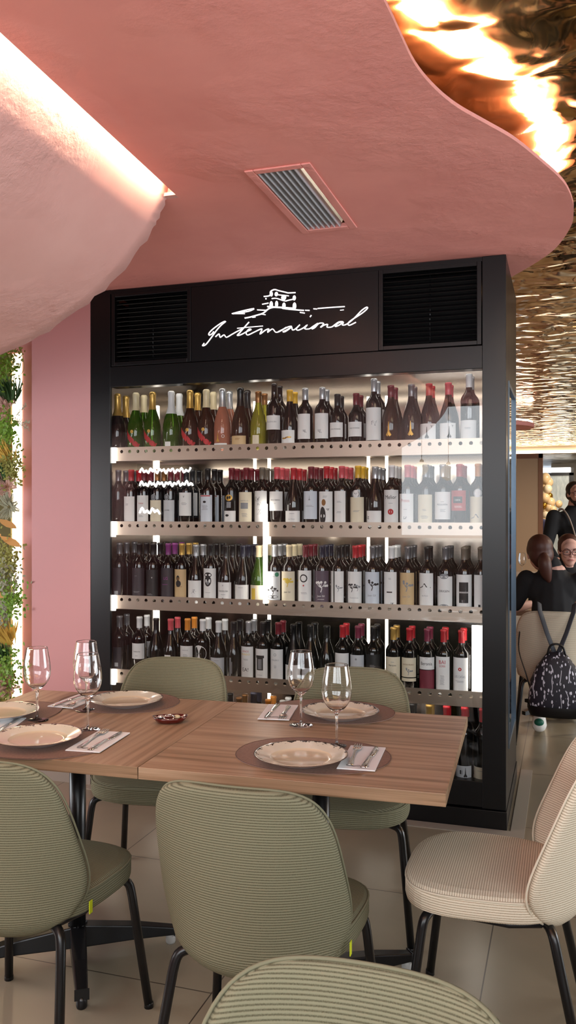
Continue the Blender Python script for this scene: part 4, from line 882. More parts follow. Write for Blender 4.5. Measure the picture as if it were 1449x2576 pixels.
def knife(lb, x, y, rz):
    root = thing('table_knife', lb, 'knife', TW(x, y, ZN, rz), 'knives on the napkins')
    mb = MB(); strip(mb, [(-0.105,0,0.005,0.0002,0.004),(-0.10,0,0.0095,0,0.005),(-0.07,0,0.0082,0,0.005),(-0.01,0,0.0060,0.0004,0.005),(0.004,0,0.0045,0.001,0.004)]); mb.build('handle', M_cut, root, bevel=0.0005)
    mb = MB(); strip(mb, [(0.004,0,0.0045,0.001,0.003),(0.016,0.001,0.0080,0.001,0.0018),(0.07,0.001,0.0088,0.001,0.0014),(0.095,-0.001,0.0060,0.001,0.0012),(0.105,-0.004,0.0012,0.001,0.001)]); mb.build('blade', M_cut, root); return root
pm = [((787,1900),'oval brown placemat at the near right setting'),((832,1790),'oval brown placemat at the far right setting'),((300,1766),'oval brown placemat at the far left setting'),((98,1868),'oval brown placemat at the near left setting')]
for (px, py), lb in pm: x, y = top_at(px, py); placemat(lb, x, y)
pe = cL - ux*0.255 + uy*0.02
placemat('brown placemat at the table end against the left picture edge', pe.x-0.0, pe.y+0.0, TA+PI/2, 0.19, 0.145)
def rimpos(px, py): p = on_z(px, py, 0.773); return p.x, p.y
x, y = rimpos(757, 1897); plate('speckled cream plate at the near right setting', x, y)
x, y = rimpos(855, 1786); plate('speckled cream plate at the far right setting, behind a wine glass', x, y-0.01)
x, y = rimpos(321, 1755); plate('speckled cream plate at the far left setting, before the chair back', x, y-0.02)
x, y = rimpos(95, 1850); plate('speckled cream plate at the near left setting', x, y)
x, y = rimpos(-8, 1788); plate('speckled cream plate half outside the left picture edge', x+0.01, y)
for px, py, lb in ((93,1812,'wine glass at the far left, before the green wall'),(221,1836,'wine glass before the pink pillar, nearer of an overlapping pair'),(217,1787,'wine glass beside the far left napkin, farther of an overlapping pair'),(757,1825,'wine glass between the right napkin and the far right plate'),(847,1878,'wine glass right of centre, behind the near right plate')):
    x, y = top_at(px, py); wine_glass(lb, x, y, ZT)
def qd(*p): return [top_at(*q) for q in p]
sets = [('near right setting', qd((847,1937),(882,1879),(970,1886),(943,1944)), 1), ('far right setting', qd((648,1812),(675,1775),(750,1778),(727,1815)), -1), ('near left setting', qd((166,1890),(248,1842),(326,1848),(248,1898)), 1), ('far left setting', qd((128,1777),(207,1748),(240,1760),(186,1783)), -1), ('table end at the left picture edge', qd((-40,1836),(-12,1818),(42,1822),(18,1842)), 1)]
for nm, q, f in sets:
    c, a = napkin('white paper napkin under cutlery at the '+nm, q)
    d = Vector((-math.sin(a), math.cos(a))); e = Vector((math.cos(a), math.sin(a)))
    rz = a if f > 0 else a+PI
    p = c - e*0.024*f + d*0.012*f; fork('silver fork on the napkin at the '+nm, p.x, p.y, rz+0.03)
    p = c + e*0.022*f + d*0.004*f; knife('silver knife on the napkin at the '+nm, p.x, p.y, rz-0.04)
# red dish with wrapped sweets
x, y = top_at(428, 1818)
root = thing('small_dish', 'small dark red boat-shaped dish near the table joint', 'dish', TW(x, y, ZT, math.radians(10)))
M_red = mat('dark_red_lacquer', lin(84,20,16), 0.15, coat=0.5)
def boat(s, z): return [(s*0.056*math.copysign(abs(math.cos(a))**0.75, math.cos(a)), s*0.036*math.copysign(abs(math.sin(a))**1.0, math.sin(a)), z+ (0.004*abs(math.cos(a))**4 if z > 0.01 else 0)) for a in [2*PI*k/36 for k in range(36)]]
mb = MB(); rings = [boat(0.6,0), boat(0.72,0.002), boat(0.95,0.013), boat(1.0,0.019), boat(0.95,0.0185), boat(0.68,0.006), boat(0.5,0.005)]
vs = [p for r in rings for p in r]; mb.add(vs, [(j*36+k, j*36+(k+1)%36, (j+1)*36+(k+1)%36, (j+1)*36+k) for j in range(6) for k in range(36)] + [tuple(range(35,-1,-1)), tuple(6*36+k for k in range(36))])
mb.build('dish_body', M_red, root)
M_foil = mat('clear_foil', (0.85,0.84,0.82,1), 0.12, 0.9)
def sweet(lb, dx, dy, rz, s, m):
    r2 = thing('wrapped_sweet', lb, 'sweet', TW(x+dx, y+dy, ZT+0.0135, rz), 'wrapped sweets in the red dish')
    mb = MB(); mb.ell((0,0,0.002), (0.013*s, 0.009*s, 0.007*s), nu=10, nv=7); mb.build('sweet_body', m, r2)
    mb = MB()
    for sg in (-1, 1):
        vs = [(sg*0.011*s,0,0.002)]; n = 7
        for k in range(n): vs.append((sg*0.026*s, (k-3)*0.0045*s, 0.004+0.004*(k % 2)))
        mb.add(vs, [(0,k+1,k+2) for k in range(n-1)], smooth=False)
    mb.build('twisted_wrapper', M_foil, r2)
sweet('silver wrapped sweet at the left of the red dish', -0.03, 0.008, 0.3, 0.95, M_foil)
sweet('pale wrapped sweet at the right of the red dish', 0.02, 0.012, -0.2, 0.95, mat('pale_wrapper', lin(214,190,150), 0.3))
mb = MB(); n = 24; mb.tube([(0.016*math.cos(2*PI*k/n)*(1.15 if k == 0 else 1), 0.014*math.sin(2*PI*k/n), 0.005*math.sin(2*PI*k/n)+0.006) for k in range(n+1)], 0.0022, 8, cap=False)
o = mb.build('silver_ring', M_cut); o.matrix_world = TW(x-0.002, y-0.012, ZT+0.014, 0.2); tag(o, 'shiny silver ring-shaped packet in the middle of the red dish', 'ring')

# ================================================================ CHAIRS
def rsq(s, t, n):
    m = max(abs(s), abs(t))
    if m < 1e-9: return 0.0, 0.0
    dx, dy = s/m, t/m; f = 1/((abs(dx)**n+abs(dy)**n)**(1/n)); return m*dx*f, m*dy*f
def chair_meshes(fab):
    out = {}
    # backrest shell
    mb = MB(); n = 22; vs = []; uv = []
    for j in range(n+1):
        for i in range(n+1):
            X, Y = rsq(-1+2*i/n, -1+2*j/n, 4.6 if j > n/2 else 3.0)
            h = (Y+1)/2
            wd = 0.240 - 0.036*h**1.4
            x_ = X*wd; z = 0.592 + 0.232*Y - (0.012*(1-X*X) if Y > 0 else 0)*0 
            k = 0.135*(1-h)+0.055*h
            y = -0.216 - 0.062*h**1.15 + k*(abs(x_)/0.21)**2.2
            cu = 0.055*((-0.78-Y)/0.22)**2 if Y < -0.78 else 0.0; y += cu
            vs.append((x_, y, z)); uv.append((x_*1.1, z-cu))
    fs = [(j*(n+1)+i, (j+1)*(n+1)+i, (j+1)*(n+1)+i+1, j*(n+1)+i+1) for j in range(n) for i in range(n)]
    mb.add(vs, fs, uv=[[uv[k] for k in f] for f in fs]); out['back'] = mb
    # piping round the rim of the back
    bd = [i for i in range(n)] + [j*(n+1)+n for j in range(n)] + [n*(n+1)+i for i in range(n,0,-1)] + [j*(n+1) for j in range(n,0,-1)]
    mb = MB(); pth = [Vector(vs[k])+Vector((0,0.006,0)) for k in bd]; mb.tube(pth+[pth[0]], 0.0030, 6, cap=False); out['piping'] = mb
    # seat cushion
    mb = MB(); m = 56; rings = []
    def outl(s, z, dz=0):
        r = []
        for k in range(m):
            a = 2*PI*k/m; c, sn = math.cos(a), math.sin(a); f = 1/((abs(c)**3.0+abs(sn)**3.0)**(1/3.0))
            yy_ = s*0.215*sn*f + 0.022; r.append((s*(0.225+0.012*sn)*c*f, yy_, z - 0.010*(abs(yy_)/0.235)**3*(1 if sn > 0 else 0)))
        return r
    for s, z in ((0.05,0.472),(0.35,0.471),(0.65,0.469),(0.86,0.465),(0.95,0.460),(0.985,0.453),(1.0,0.443),(1.0,0.412),(0.985,0.400),(0.93,0.393),(0.5,0.392),(0.05,0.392)): rings.append(outl(s, z))
    for j in range(len(rings)-1):
        for k in range(m):
            k2 = (k+1) % m; q = [rings[j][k], rings[j+1][k], rings[j+1][k2], rings[j][k2]]
            if 4 < j < 8: u = [(p[0]+p[1], p[2]) for p in q]
            else: u = [(p[0], p[1]) for p in q]
            mb.add(q, [(0,1,2,3)], uv=[u])
    mb.add(rings[0], [tuple(range(m))], uv=[[(p[0],p[1]) for p in rings[0]]]); out['seat'] = mb
    mb = MB(); r = outl(0.992, 0.4515); mb.tube([Vector(p) for p in r+[r[0]]], 0.0032, 6, cap=False); out['seat_piping'] = mb
    return out
CM = chair_meshes(None)
def leg_path(sx, front):
    if front: p = [(0.10*sx,0.12,0.385),(0.165*sx,0.15,0.384),(0.196*sx,0.165,0.372),(0.205*sx,0.172,0.335),(0.236*sx,0.215,0.004)]
    else: p = [(0.10*sx,-0.10,0.385),(0.150*sx,-0.135,0.384),(0.178*sx,-0.15,0.372),(0.188*sx,-0.16,0.335),(0.226*sx,-0.232,0.004)]
    return catmull(p[:4], 4)+[p[4]]
chair_proto = {}
def chair(lb, x, y, fx, fy, fab, fname, group):
    rz = math.atan2(fy, fx)-PI/2; M = TW(x, y, 0, rz)
    if fname in chair_proto:
        return (lambda r: (r.__setitem__('group', group), r)[1])(dup(chair_proto[fname], M, lb))
    root = thing('dining_chair', lb, 'chair', M, group); chair_proto[fname] = root
    b = CM['back'].build('backrest', fab, root, solid=0.030, sub=1)
    CM['piping'].build('piping', fab, b)
    s = CM['seat'].build('seat', fab, root); CM['seat_piping'].build('piping', fab, s)
    mb = MB(); mb.tube(catmull([(-0.16,0.13,0.384),(-0.16,-0.12,0.384),(0.16,-0.12,0.384),(0.16,0.13,0.384)], 3), 0.009, 8); mb.build('seat_frame', M_leg, root)
    for sx in (-1, 1):
        for f in (True, False):
            mb = MB(); mb.tube(leg_path(sx, f), 0.0125, 12); lg = mb.build('leg', M_leg, root)
            mb = MB(); e = leg_path(sx, f)[-1]; mb.lathe([(0.0135,0),(0.0135,0.012),(0.0125,0.016)], 12, cx=e[0], cy=e[1]); mb.build('foot_cap', M_leg, lg)
    mb = MB(); mb.box(0.2235, 0.2255, -0.088, -0.074, 0.400, 0.432)
    if fname == 'g': mb.build('fabric_tag', M_lime, root)['label'] = 'lime green fabric tag'
    return root
V = Vector((0.309, 0.951)); U = Vector((-0.951, 0.309))
GC = 'green ribbed chairs at the laid tables'
chair('green ribbed chair in the foreground centre, back to the viewer', -0.044, 2.114, V.x, V.y, M_green, 'g', GC)
chair('green ribbed chair at the left picture edge, back to the viewer', -0.690, 2.32, V.x, V.y, M_green, 'g', GC)
chair('green ribbed chair behind the left table, facing the viewer', -0.485, 3.235, -0.15, -0.989, M_green, 'g', GC)
chair('green ribbed chair behind the right table, facing the viewer before the bottles', 0.203, 3.01, -0.174, -0.985, M_green, 'g', GC)
chair('green ribbed chair whose top rises at the bottom picture edge', 0.022, 0.868, -V.x, -V.y, M_green, 'g', 'chair of the nearest table')
chair('beige ribbed chair at the right end of the table', 0.568, 2.335, U.x, U.y, M_beige, 'b', 'beige ribbed chairs')
# ================================================================ GREEN WALL
def leaf(mb, p, d, up, ln, wd, mi=0, curl=0.2):
    d = d.normalized(); s = d.cross(up)
    if s.length < 1e-4: s = d.cross(Vector((1,0,0)))
    s.normalize(); n = s.cross(d); vs = []
    for t, w_ in ((0,0.12),(0.3,0.8),(0.6,1.0),(0.85,0.6),(1,0.02)):
        c = p + d*ln*t + n*(-curl*ln*t*t); vs += [c - s*wd/2*w_, c + s*wd/2*w_]
    mb.add(vs, [(2*k, 2*k+1, 2*k+3, 2*k+2) for k in range(4)], mi)
LG = {'box': mat('bright_green_leaf', lin(112,150,52), 0.5), 'dark': mat('dark_green_leaf', lin(52,84,44), 0.5), 'olive': mat('olive_leaf', lin(140,142,72), 0.6), 'grey': mat('grey_green_leaf', lin(150,152,128), 0.7), 'pink': mat('dusty_pink_leaf', lin(190,152,136), 0.7), 'tan': mat('dry_tan_leaf', lin(214,168,104), 0.6), 'straw': mat('straw_grass', lin(206,170,80), 0.6)}
XW = on_y(27, 1300, 0.112).x+0.035
mb = MB(); mb.box(-4.15, XW-0.035, 0.112, 0.126, 0.1, 2.3); struct('trim_4', mb, mat('moss_backing', lin(96,92,58), 0.9))
mb = MB(); mb.box(on_y(20,1300,0.128).x, on_y(55,1300,0.128).x, 0.126, 0.1295, 0.1, 2.3); o = mb.build('led_strip', M_led_green); o.matrix_world = FR; tag(o, 'vertical LED strip glowing along the edge of the green wall', 'light strip')
plants = [  # kind, px, py, size, label
 ('box','box',22,925,0.11,'bright green small-leaved bush at the top of the green wall'),
 ('blade','dark',26,985,0.14,'dark green strap-leaved plant below the top bush'),
 ('vine','olive',62,905,0.10,'thin curling olive vine beside the pillar top'),
 ('fern','pink',12,1025,0.10,'dusty pink feathery fern in the upper green wall'),
 ('spray','grey',70,1055,0.09,'grey feathery sprig sticking out over the pillar'),
 ('box','box',24,1085,0.09,'green bush behind the grey sprig'),
 ('blade','straw',20,1140,0.12,'straw-coloured grass tuft in the upper green wall'),
 ('box','olive',36,1175,0.08,'olive bush at the middle of the lit edge'),
 ('blade','dark',4,1195,0.12,'dark green grass tuft at the left picture edge'),
 ('fern','pink',18,1225,0.09,'dusty pink fern below the olive bush'),
 ('fern','grey',26,1275,0.09,'grey-green fern above the big dry leaves'),
 ('big','tan',18,1315,0.12,'large dry tan leaf pointing right, upper of two'),
 ('big','tan',24,1358,0.13,'large dry tan leaf pointing right, lower of two'),
 ('box','olive',26,1410,0.10,'olive bush below the dry leaves'),
 ('box','grey',24,1450,0.10,'grey-green bush in the middle of the green wall'),
 ('big','tan',-14,1486,0.12,'short dry tan leaf at the left picture edge'),
 ('box','box',40,1510,0.09,'bright green bush against the lit edge'),
 ('fern','grey',14,1545,0.09,'pale grey fern above the straw grass'),
 ('blade','straw',22,1590,0.14,'tall straw grass tuft low in the green wall'),
 ('blade','dark',10,1640,0.13,'dark green grass tuft low in the green wall'),
 ('box','box',28,1680,0.10,'bright green bush above the table end'),
 ('fern','pink',24,1725,0.09,'dusty brown fern just above the table edge'),
 ('box','olive',4,1750,0.10,'olive bush at the table edge'),
]
for kind, col, px, py, sz, lb in plants:
    p0 = on_y(px, py, 0.03); mb = MB(); rnd = random.Random(py)
    if kind == 'box':
        for i in range(260):
            p = Vector((rnd.gauss(0,0.42)*sz, rnd.uniform(-0.75,0.1)*sz, rnd.gauss(0,0.6)*sz)); d = Vector((rnd.uniform(-1,1), rnd.uniform(-1,0.2), rnd.uniform(-.6,1)))
            leaf(mb, p, d, Vector((0,-1,0.3)), rnd.uniform(0.016,0.028), rnd.uniform(0.010,0.016))
        for i in range(10): mb.tube([(0,0.02,-0.2*sz),(rnd.gauss(0,0.3)*sz,-0.4*sz,rnd.gauss(0,0.4)*sz)], 0.0012, 4)
    elif kind == 'blade':
        for i in range(44):
            d = Vector((rnd.gauss(0,0.28), rnd.uniform(-0.6,-0.05), rnd.uniform(0.6,1))); leaf(mb, Vector((rnd.gauss(0,0.12)*sz,0,-0.5*sz)), d, Vector((0,-1,0)), sz*rnd.uniform(0.8,1.3), 0.013, curl=-0.15)
    elif kind == 'fern':
        for i in range(22):
            d = Vector((rnd.gauss(0,0.6), -rnd.uniform(0.2,0.8), rnd.gauss(0.1,0.7))).normalized(); b = Vector((0,0,0))
            mb.tube([b, b+d*sz], 0.0012, 4)
            for k in range(9):
                q = b+d*sz*(0.15+0.09*k); s_ = d.cross(Vector((0,1,0.2))).normalized()
                for sg in (-1, 1): leaf(mb, q, s_*sg+d*0.6, Vector((0,-1,0)), 0.022*(1-0.07*k), 0.006)
    elif kind == 'spray':
        for a0 in (0.55, -0.42, -0.2):
            d = Vector((math.cos(a0), -0.25, math.sin(a0))); mb.tube([(-0.10,0,0), Vector((-0.10,0,0))+d*sz*1.5], 0.0014, 4)
            for k in range(26):
                q = Vector((-0.10,0,0))+d*sz*(0.25+0.05*k); leaf(mb, q, Vector((rnd.uniform(-.3,1), -0.3, rnd.uniform(-1,1))), Vector((0,-1,0)), 0.02, 0.004)
    elif kind == 'vine':
        pts = [(-0.06,-0.01,-0.13),(-0.05,-0.03,-0.03),(-0.03,-0.04,0.05),(0.0,-0.04,0.06),(0.025,-0.05,0.0),(0.03,-0.05,-0.06),(0.0,-0.05,-0.10)]
        mb.tube(catmull(pts, 6), 0.0018, 5)
        for i in range(60):
            q = Vector(rnd.choice(pts[:4])); leaf(mb, q+Vector((rnd.gauss(0,.012),rnd.gauss(0,.01),rnd.gauss(0,.035))), Vector((rnd.uniform(-1,1),-0.5,rnd.uniform(-1,1))), Vector((0,-1,0)), 0.02, 0.011)
    else:
        leaf(mb, Vector((-0.02,-0.05,0.02)), Vector((1,-0.15,-0.35)), Vector((0,-0.8,1)), sz*1.15, sz*0.36, curl=0.05); mb.tube([(-0.06,0,0.03),(-0.02,-0.05,0.02)], 0.003, 5)
    o = mb.build({'box':'leafy_bush','blade':'grass_tuft','fern':'fern','spray':'dried_sprig','vine':'vine','big':'dry_leaf'}[kind], LG[col]); o.matrix_world = FR @ T(p0.x, p0.y, p0.z)
    tag(o, lb, {'box':'bush','blade':'grass','fern':'fern','spray':'sprig','vine':'vine','big':'leaf'}[kind], 'plants of the green wall')

# ================================================================ PEOPLE
M_skin = mat('skin', lin(222,172,156), 0.55); M_skin2 = mat('tanned_skin', lin(206,150,130), 0.55)
M_hairb = mat('brown_hair', lin(74,42,34), 0.5); M_haird = mat('dark_hair', lin(44,32,28), 0.5)
M_blk = mat('black_knit', lin(24,25,29), 0.85); M_jean = mat('dark_trousers', lin(36,38,48), 0.85)
M_lip = mat('lips', lin(186,108,104), 0.5); M_eyew = mat('eye_white', lin(232,228,224), 0.3); M_eyed = mat('iris', lin(58,48,40), 0.2)
M_spec = mat('dark_red_spectacles', lin(70,26,34), 0.25); M_brow = mat('brow', lin(80,52,42), 0.8)
def limb(mb, pts, rs, k=4):
    q = catmull([tuple(p)+(r,) for p, r in zip(pts, rs)], k); mb.tube([p[:3] for p in q], [p[3] for p in q], 12)
    for p in (q[0], q[-1]): mb.ell(p[:3], (p[3],)*3, nu=10, nv=7)
def head_geo(mb, c, R):
    def e(p, r, rot=None): mb.ell(c + R @ Vector(p), r, rot=R, nu=18, nv=12)
    e((0,0.018,0.03), (0.072,0.090,0.082)); e((0,-0.018,-0.035), (0.060,0.066,0.070)); e((0,-0.045,-0.082), (0.034,0.036,0.030)); e((0,-0.055,0.03), (0.056,0.036,0.045))
    e((0,-0.092,-0.012), (0.011,0.018,0.022)); e((0,-0.103,-0.026), (0.013,0.013,0.010)); e((0,-0.080,-0.058), (0.024,0.014,0.010))
    for s in (-1, 1): e((s*0.034,-0.070,-0.020), (0.022,0.020,0.020)); e((s*0.073,0.012,-0.006), (0.008,0.018,0.030)); e((s*0.03,-0.083,0.022), (0.020,0.010,0.006))
def hand_geo(mb, w_, d, nrm, s):           # palm, four unequal fingers and a thumb leaving the side of the palm
    d = d.normalized(); n = nrm.normalized(); x = d.cross(n).normalized()*s
    mb.tube([w_, w_+d*0.045, w_+d*0.085], [0.024, 0.032, 0.028], 10, flat=0.5)
    for k, (o, l) in enumerate(((-0.028,0.064),(-0.009,0.076),(0.010,0.072),(0.028,0.056))):
        b = w_+d*0.075+x*o; mb.tube([b, b+d*l*0.45+n*0.006, b+d*l*0.75+n*0.02, b+d*l*0.9+n*0.036], [0.0092,0.0085,0.0078,0.006], 8)
    b = w_+d*0.03-x*0.024; mb.tube([b, b+d*0.025-x*0.022, b+d*0.055-x*0.028+n*0.012], [0.011,0.010,0.0075], 8)
def face_parts(root, c, R, spec=None, beard=None):
    mb = MB(); mb2 = MB(); mb3 = MB()
    for s in (-1, 1):
        mb.ell(c + R @ Vector((s*0.030,-0.0865,0.005)), (0.0120,0.006,0.0056), rot=R, nu=12, nv=8); mb2.ell(c + R @ Vector((s*0.030,-0.0915,0.005)), (0.0052,0.003,0.0054), rot=R, nu=10, nv=6)
        mb3.tube([c + R @ Vector((s*0.014,-0.094,0.024)), c + R @ Vector((s*0.030,-0.094,0.030)), c + R @ Vector((s*0.048,-0.083,0.025))], [0.0025,0.003,0.0015], 6)
    mb.build('eyes', M_eyew, root); mb2.build('irises', M_eyed, root); mb3.build('eyebrows', M_brow, root)
    mb = MB(); mb.tube([c + R @ Vector(p) for p in ((-0.024,-0.0885,-0.056),(-0.008,-0.0955,-0.053),(0,-0.096,-0.0545),(0.008,-0.0955,-0.053),(0.024,-0.0885,-0.056))], [0.002,0.0048,0.0044,0.0048,0.002], 8); mb.build('lips', M_lip, root)
    if spec:
        mb = MB()
        for s in (-1, 1):
            pts = []
            for k in range(17):
                a = 2*PI*k/16; ca, sa = math.cos(a), math.sin(a); f = 1/((abs(ca)**4+abs(sa)**4)**0.25)
                pts.append(c + R @ Vector((s*0.033+0.027*ca*f, -0.108+0.010*abs(s*0.033+0.027*ca*f)/0.06, 0.004+0.019*sa*f)))
            mb.tube(pts, 0.0024, 6, cap=False)
            mb.tube([c + R @ Vector((s*0.060,-0.098,0.010)), c + R @ Vector((s*0.078,-0.03,0.010)), c + R @ Vector((s*0.079,0.02,0.004))], 0.0022, 6)
        mb.tube([c + R @ Vector((-0.007,-0.108,0.008)), c + R @ Vector((0.007,-0.108,0.008))], 0.0024, 6); mb.build('spectacles', spec, root)
def torso_pts(sh_z, lean=0.0): return sh_z
def seated(lb, M, sh, headc, headrot, skin, hair, kind, spec=None, arms=None, foot_back=False, scale=1.0):
    root_mb = MB(); R = headrot; c = Vector(headc)
    head_geo(root_mb, c, R); nb = Vector((0,0.03,sh+0.03))
    limb(root_mb, [nb+Vector((0,0,-0.06)), nb, c+R @ Vector((0,0.02,-0.06))], [0.055,0.048,0.046])
    limb(root_mb, [(0,0.0,0.50),(0,0.01,0.62),(0,0.03,0.80),(0,0.03,sh-0.02)], [0.125,0.105,0.115,0.09])
    root_mb.ell((0,0.02,sh-0.09), (0.16,0.09,0.11)); root_mb.ell((0,0,0.50), (0.165,0.125,0.10))
    cl = MB(); tr = MB(); shoe = MB(); sole = MB()
    cl.ell((0,0.02,sh-0.10), (0.178,0.108,0.125)); limb(cl, [(0,0.0,0.52),(0,0.012,0.64),(0,0.03,0.80),(0,0.03,sh-0.04)], [0.15,0.13,0.135,0.10]); limb(cl, [nb+Vector((0,0,-0.09)), nb*0.86+c*0.14+Vector((0,0,0.0))], [0.095,0.066])
    for s in (-1, 1):
        A_ = arms[0 if s < 0 else 1]; shd = Vector((s*0.165,0.03,sh-0.045)); el, wr = Vector(A_[0]), Vector(A_[1])
        limb(root_mb, [shd, (shd+el)/2, el], [0.050,0.045,0.038]); limb(root_mb, [el, (el*0.6+wr*0.4), wr], [0.038,0.036,0.024]); hand_geo(root_mb, wr, wr-el, Vector(A_[2]), s)
        limb(cl, [shd, (shd+el)/2, el*0.85+shd*0.15], [0.060,0.057,0.052])
        if kind != 'w1': limb(cl, [el, el*0.4+wr*0.6], [0.052,0.042])
        hip = Vector((s*0.09,0,0.50)); kn = Vector((s*0.11,-0.42,0.52)); an = Vector((s*0.11,-0.40,0.10))
        if foot_back and s > 0: an = Vector((0.085,0.05,0.105))
        limb(root_mb, [hip,(hip+kn)/2,kn], [0.085,0.075,0.058]); limb(root_mb, [kn,kn*0.65+an*0.35,an], [0.055,0.054,0.036])
        limb(tr, [hip,(hip+kn)/2,kn], [0.100,0.088,0.068]); limb(tr, [kn,kn*0.5+an*0.5,an+Vector((0,0,0.05))], [0.066,0.062,0.05])
        toe = an+Vector((0,-0.17,-0.07)); limb(root_mb, [an, an+Vector((0,-0.05,-0.05)), toe], [0.035,0.036,0.025])
        limb(shoe, [an+Vector((0,0.015,-0.035)), an+Vector((0,-0.06,-0.05)), toe], [0.047,0.045,0.036]); limb(shoe, [an+Vector((0,0.01,0.0)), an+Vector((0,0.01,-0.03))], [0.043,0.046])
    body = root_mb.build('person', skin, remesh=0.007, smooth_it=4); body.matrix_world = M; tag(body, lb, 'person')
    cl.build('black_top', M_blk, body, remesh=0.008, smooth_it=6); tr.build('trousers', M_jean, body, remesh=0.012, smooth_it=4)
    so = shoe.build('sneakers', mat('white_leather', lin(228,226,220), 0.5), body, remesh=0.008, smooth_it=3)
    if foot_back:
        mb = MB(); mb.ell((0.085, 0.094, 0.092), (0.030,0.022,0.026)); mb.build('green_heel_tab', mat('green_heel', lin(14,92,72), 0.5), so)
    face_parts(body, c, R, spec)
    h = MB()
    def e(p, r): h.ell(c + R @ Vector(p), r, rot=R, nu=18, nv=12)
    e((0,0.036,0.046), (0.080,0.090,0.080)); e((0,0.05,-0.005), (0.078,0.072,0.075)); e((0,0.055,-0.05),(0.055,0.045,0.045))
    for s in (-1, 1): e((s*0.062,0.016,0.024), (0.020,0.042,0.044))
    if kind == 'w1':
        e((0,0.115,-0.015),(0.026,0.022,0.022))
    h.build('hair', hair, body, remesh=0.007, smooth_it=3)
    if kind == 'w1':
        h = MB(); limb(h, [c+R @ Vector(p) for p in ((0,0.105,-0.005),(0.004,0.135,-0.05),(-0.002,0.125,-0.12),(-0.02,0.11,-0.18))], [0.024,0.042,0.036,0.010]); h.build('ponytail', hair, body)
        h = MB(); n = 16; h.tube([c+R @ Vector((0.026*math.cos(2*PI*k/n),0.112,-0.012+0.026*math.sin(2*PI*k/n))) for k in range(n+1)], 0.006, 6, cap=False); h.build('hair_tie', M_black, body)
    return body
I3 = Matrix.Identity(3)
# woman seen from behind (far table), facing away from the viewer
w1 = PX(1392, 1440, 5.46)
AW = ANG+PI
hc = T(w1.x, w1.y, 0, AW).inverted() @ PX(1357, 1392, 5.46)
seated('person seen from behind in a black top with a brown ponytail, seated', TW(w1.x, w1.y, 0, AW), 1.035, (hc.x, 0.02, hc.z), Matrix.Rotation(0.25, 3, 'Z') @ Matrix.Rotation(0.10, 3, 'Y'), M_skin, M_hairb, 'w1', arms=[((-0.24,-0.06,0.80),(-0.10,-0.30,0.80),(0,0,-1)),((0.25,0.0,0.80),(0.14,-0.28,0.80),(0,0,-1))], foot_back=True)
# woman with glasses facing the viewer
w2 = PX(1430, 1385, 6.45)
seated('person with dark red glasses and pulled back brown hair facing the viewer', TW(w2.x, w2.y, 0, -0.15), 1.0, (0.0, -0.03, w2.z), Matrix.Rotation(0.12, 3, 'X'), M_skin, M_hairb, 'w2', spec=M_spec, arms=[((-0.24,-0.10,0.80),(-0.12,-0.32,0.79),(0,0,-1)),((0.24,-0.10,0.80),(0.12,-0.32,0.79),(0,0,-1))])
# standing waiter
m0 = PX(1446, 1243, 8.2); MM = TW(m0.x, m0.y, 0, 0.10); R = Matrix.Rotation(0.0, 3, 'Z'); c = Vector((0,-0.02,m0.z))
mb = MB(); head_geo(mb, c, R); sh = m0.z-0.16
limb(mb, [(0,0.03,sh-0.03),(0,0.03,sh+0.03),c+Vector((0,0.02,-0.06))], [0.08,0.058,0.054]); limb(mb, [(0,0,0.92),(0,0,1.08),(0,0.02,sh-0.15),(0,0.02,sh-0.05)], [0.14,0.125,0.14,0.10]); mb.ell((0,0.02,sh-0.10), (0.195,0.11,0.12)); mb.ell((0,0,0.92), (0.17,0.12,0.11))
shirt = MB(); tr = MB(); sho = MB()
shirt.ell((0,0.02,sh-0.11), (0.212,0.128,0.13)); limb(shirt, [(0,0,0.90),(0,0,1.08),(0,0.02,sh-0.15),(0,0.02,sh-0.03)], [0.165,0.145,0.155,0.10]); limb(shirt, [(0,0.03,sh-0.05),(0,0.03,sh+0.02)], [0.09,0.066])
for s in (-1, 1):
    sd = Vector((s*0.20,0.02,sh-0.06)); el = Vector((s*0.27,0.02,sh-0.34)); wr = Vector((s*0.22,-0.16,sh-0.50))
    limb(mb, [sd,(sd+el)/2,el], [0.055,0.05,0.042]); limb(mb, [el,el*0.6+wr*0.4,wr], [0.042,0.04,0.027]); hand_geo(mb, wr, wr-el, Vector((-s,0,0)), s)
    limb(shirt, [sd,(sd+el)/2,el], [0.074,0.066,0.056]); limb(shirt, [el,el*0.3+wr*0.7], [0.054,0.040])
    hp = Vector((s*0.095,0,0.90)); kn = Vector((s*0.10,-0.01,0.49)); an = Vector((s*0.105,0.02,0.09)); toe = an+Vector((0,-0.17,-0.055))
    limb(mb, [hp,(hp+kn)/2,kn], [0.09,0.078,0.058]); limb(mb, [kn,kn*0.65+an*0.35,an], [0.055,0.056,0.038]); limb(mb, [an,an+Vector((0,-0.05,-0.045)),toe], [0.036,0.036,0.028])
    limb(tr, [hp,(hp+kn)/2,kn,an+Vector((0,0,0.02))], [0.105,0.092,0.075,0.062]); limb(sho, [an+Vector((0,0.02,-0.04)),an+Vector((0,-0.06,-0.045)),toe], [0.048,0.046,0.036])
man = mb.build('person', M_skin2, remesh=0.008, smooth_it=4); man.matrix_world = MM; tag(man, 'standing bearded person in black with a pale strap, cut by the picture edge', 'person')
shirt.build('black_shirt', M_blk, man, remesh=0.012, smooth_it=5); tr.build('trousers', M_jean, man, remesh=0.013, smooth_it=4); sho.build('shoes', M_black, man, remesh=0.01, smooth_it=3)
face_parts(man, c, R, M_spec)
h = MB(); h.ell(c+Vector((0,0.034,0.048)), (0.079,0.090,0.078)); h.ell(c+Vector((0,0.05,-0.005)), (0.076,0.068,0.066))
for s in (-1, 1): h.ell(c+Vector((s*0.062,0.008,0.02)), (0.018,0.03,0.04))
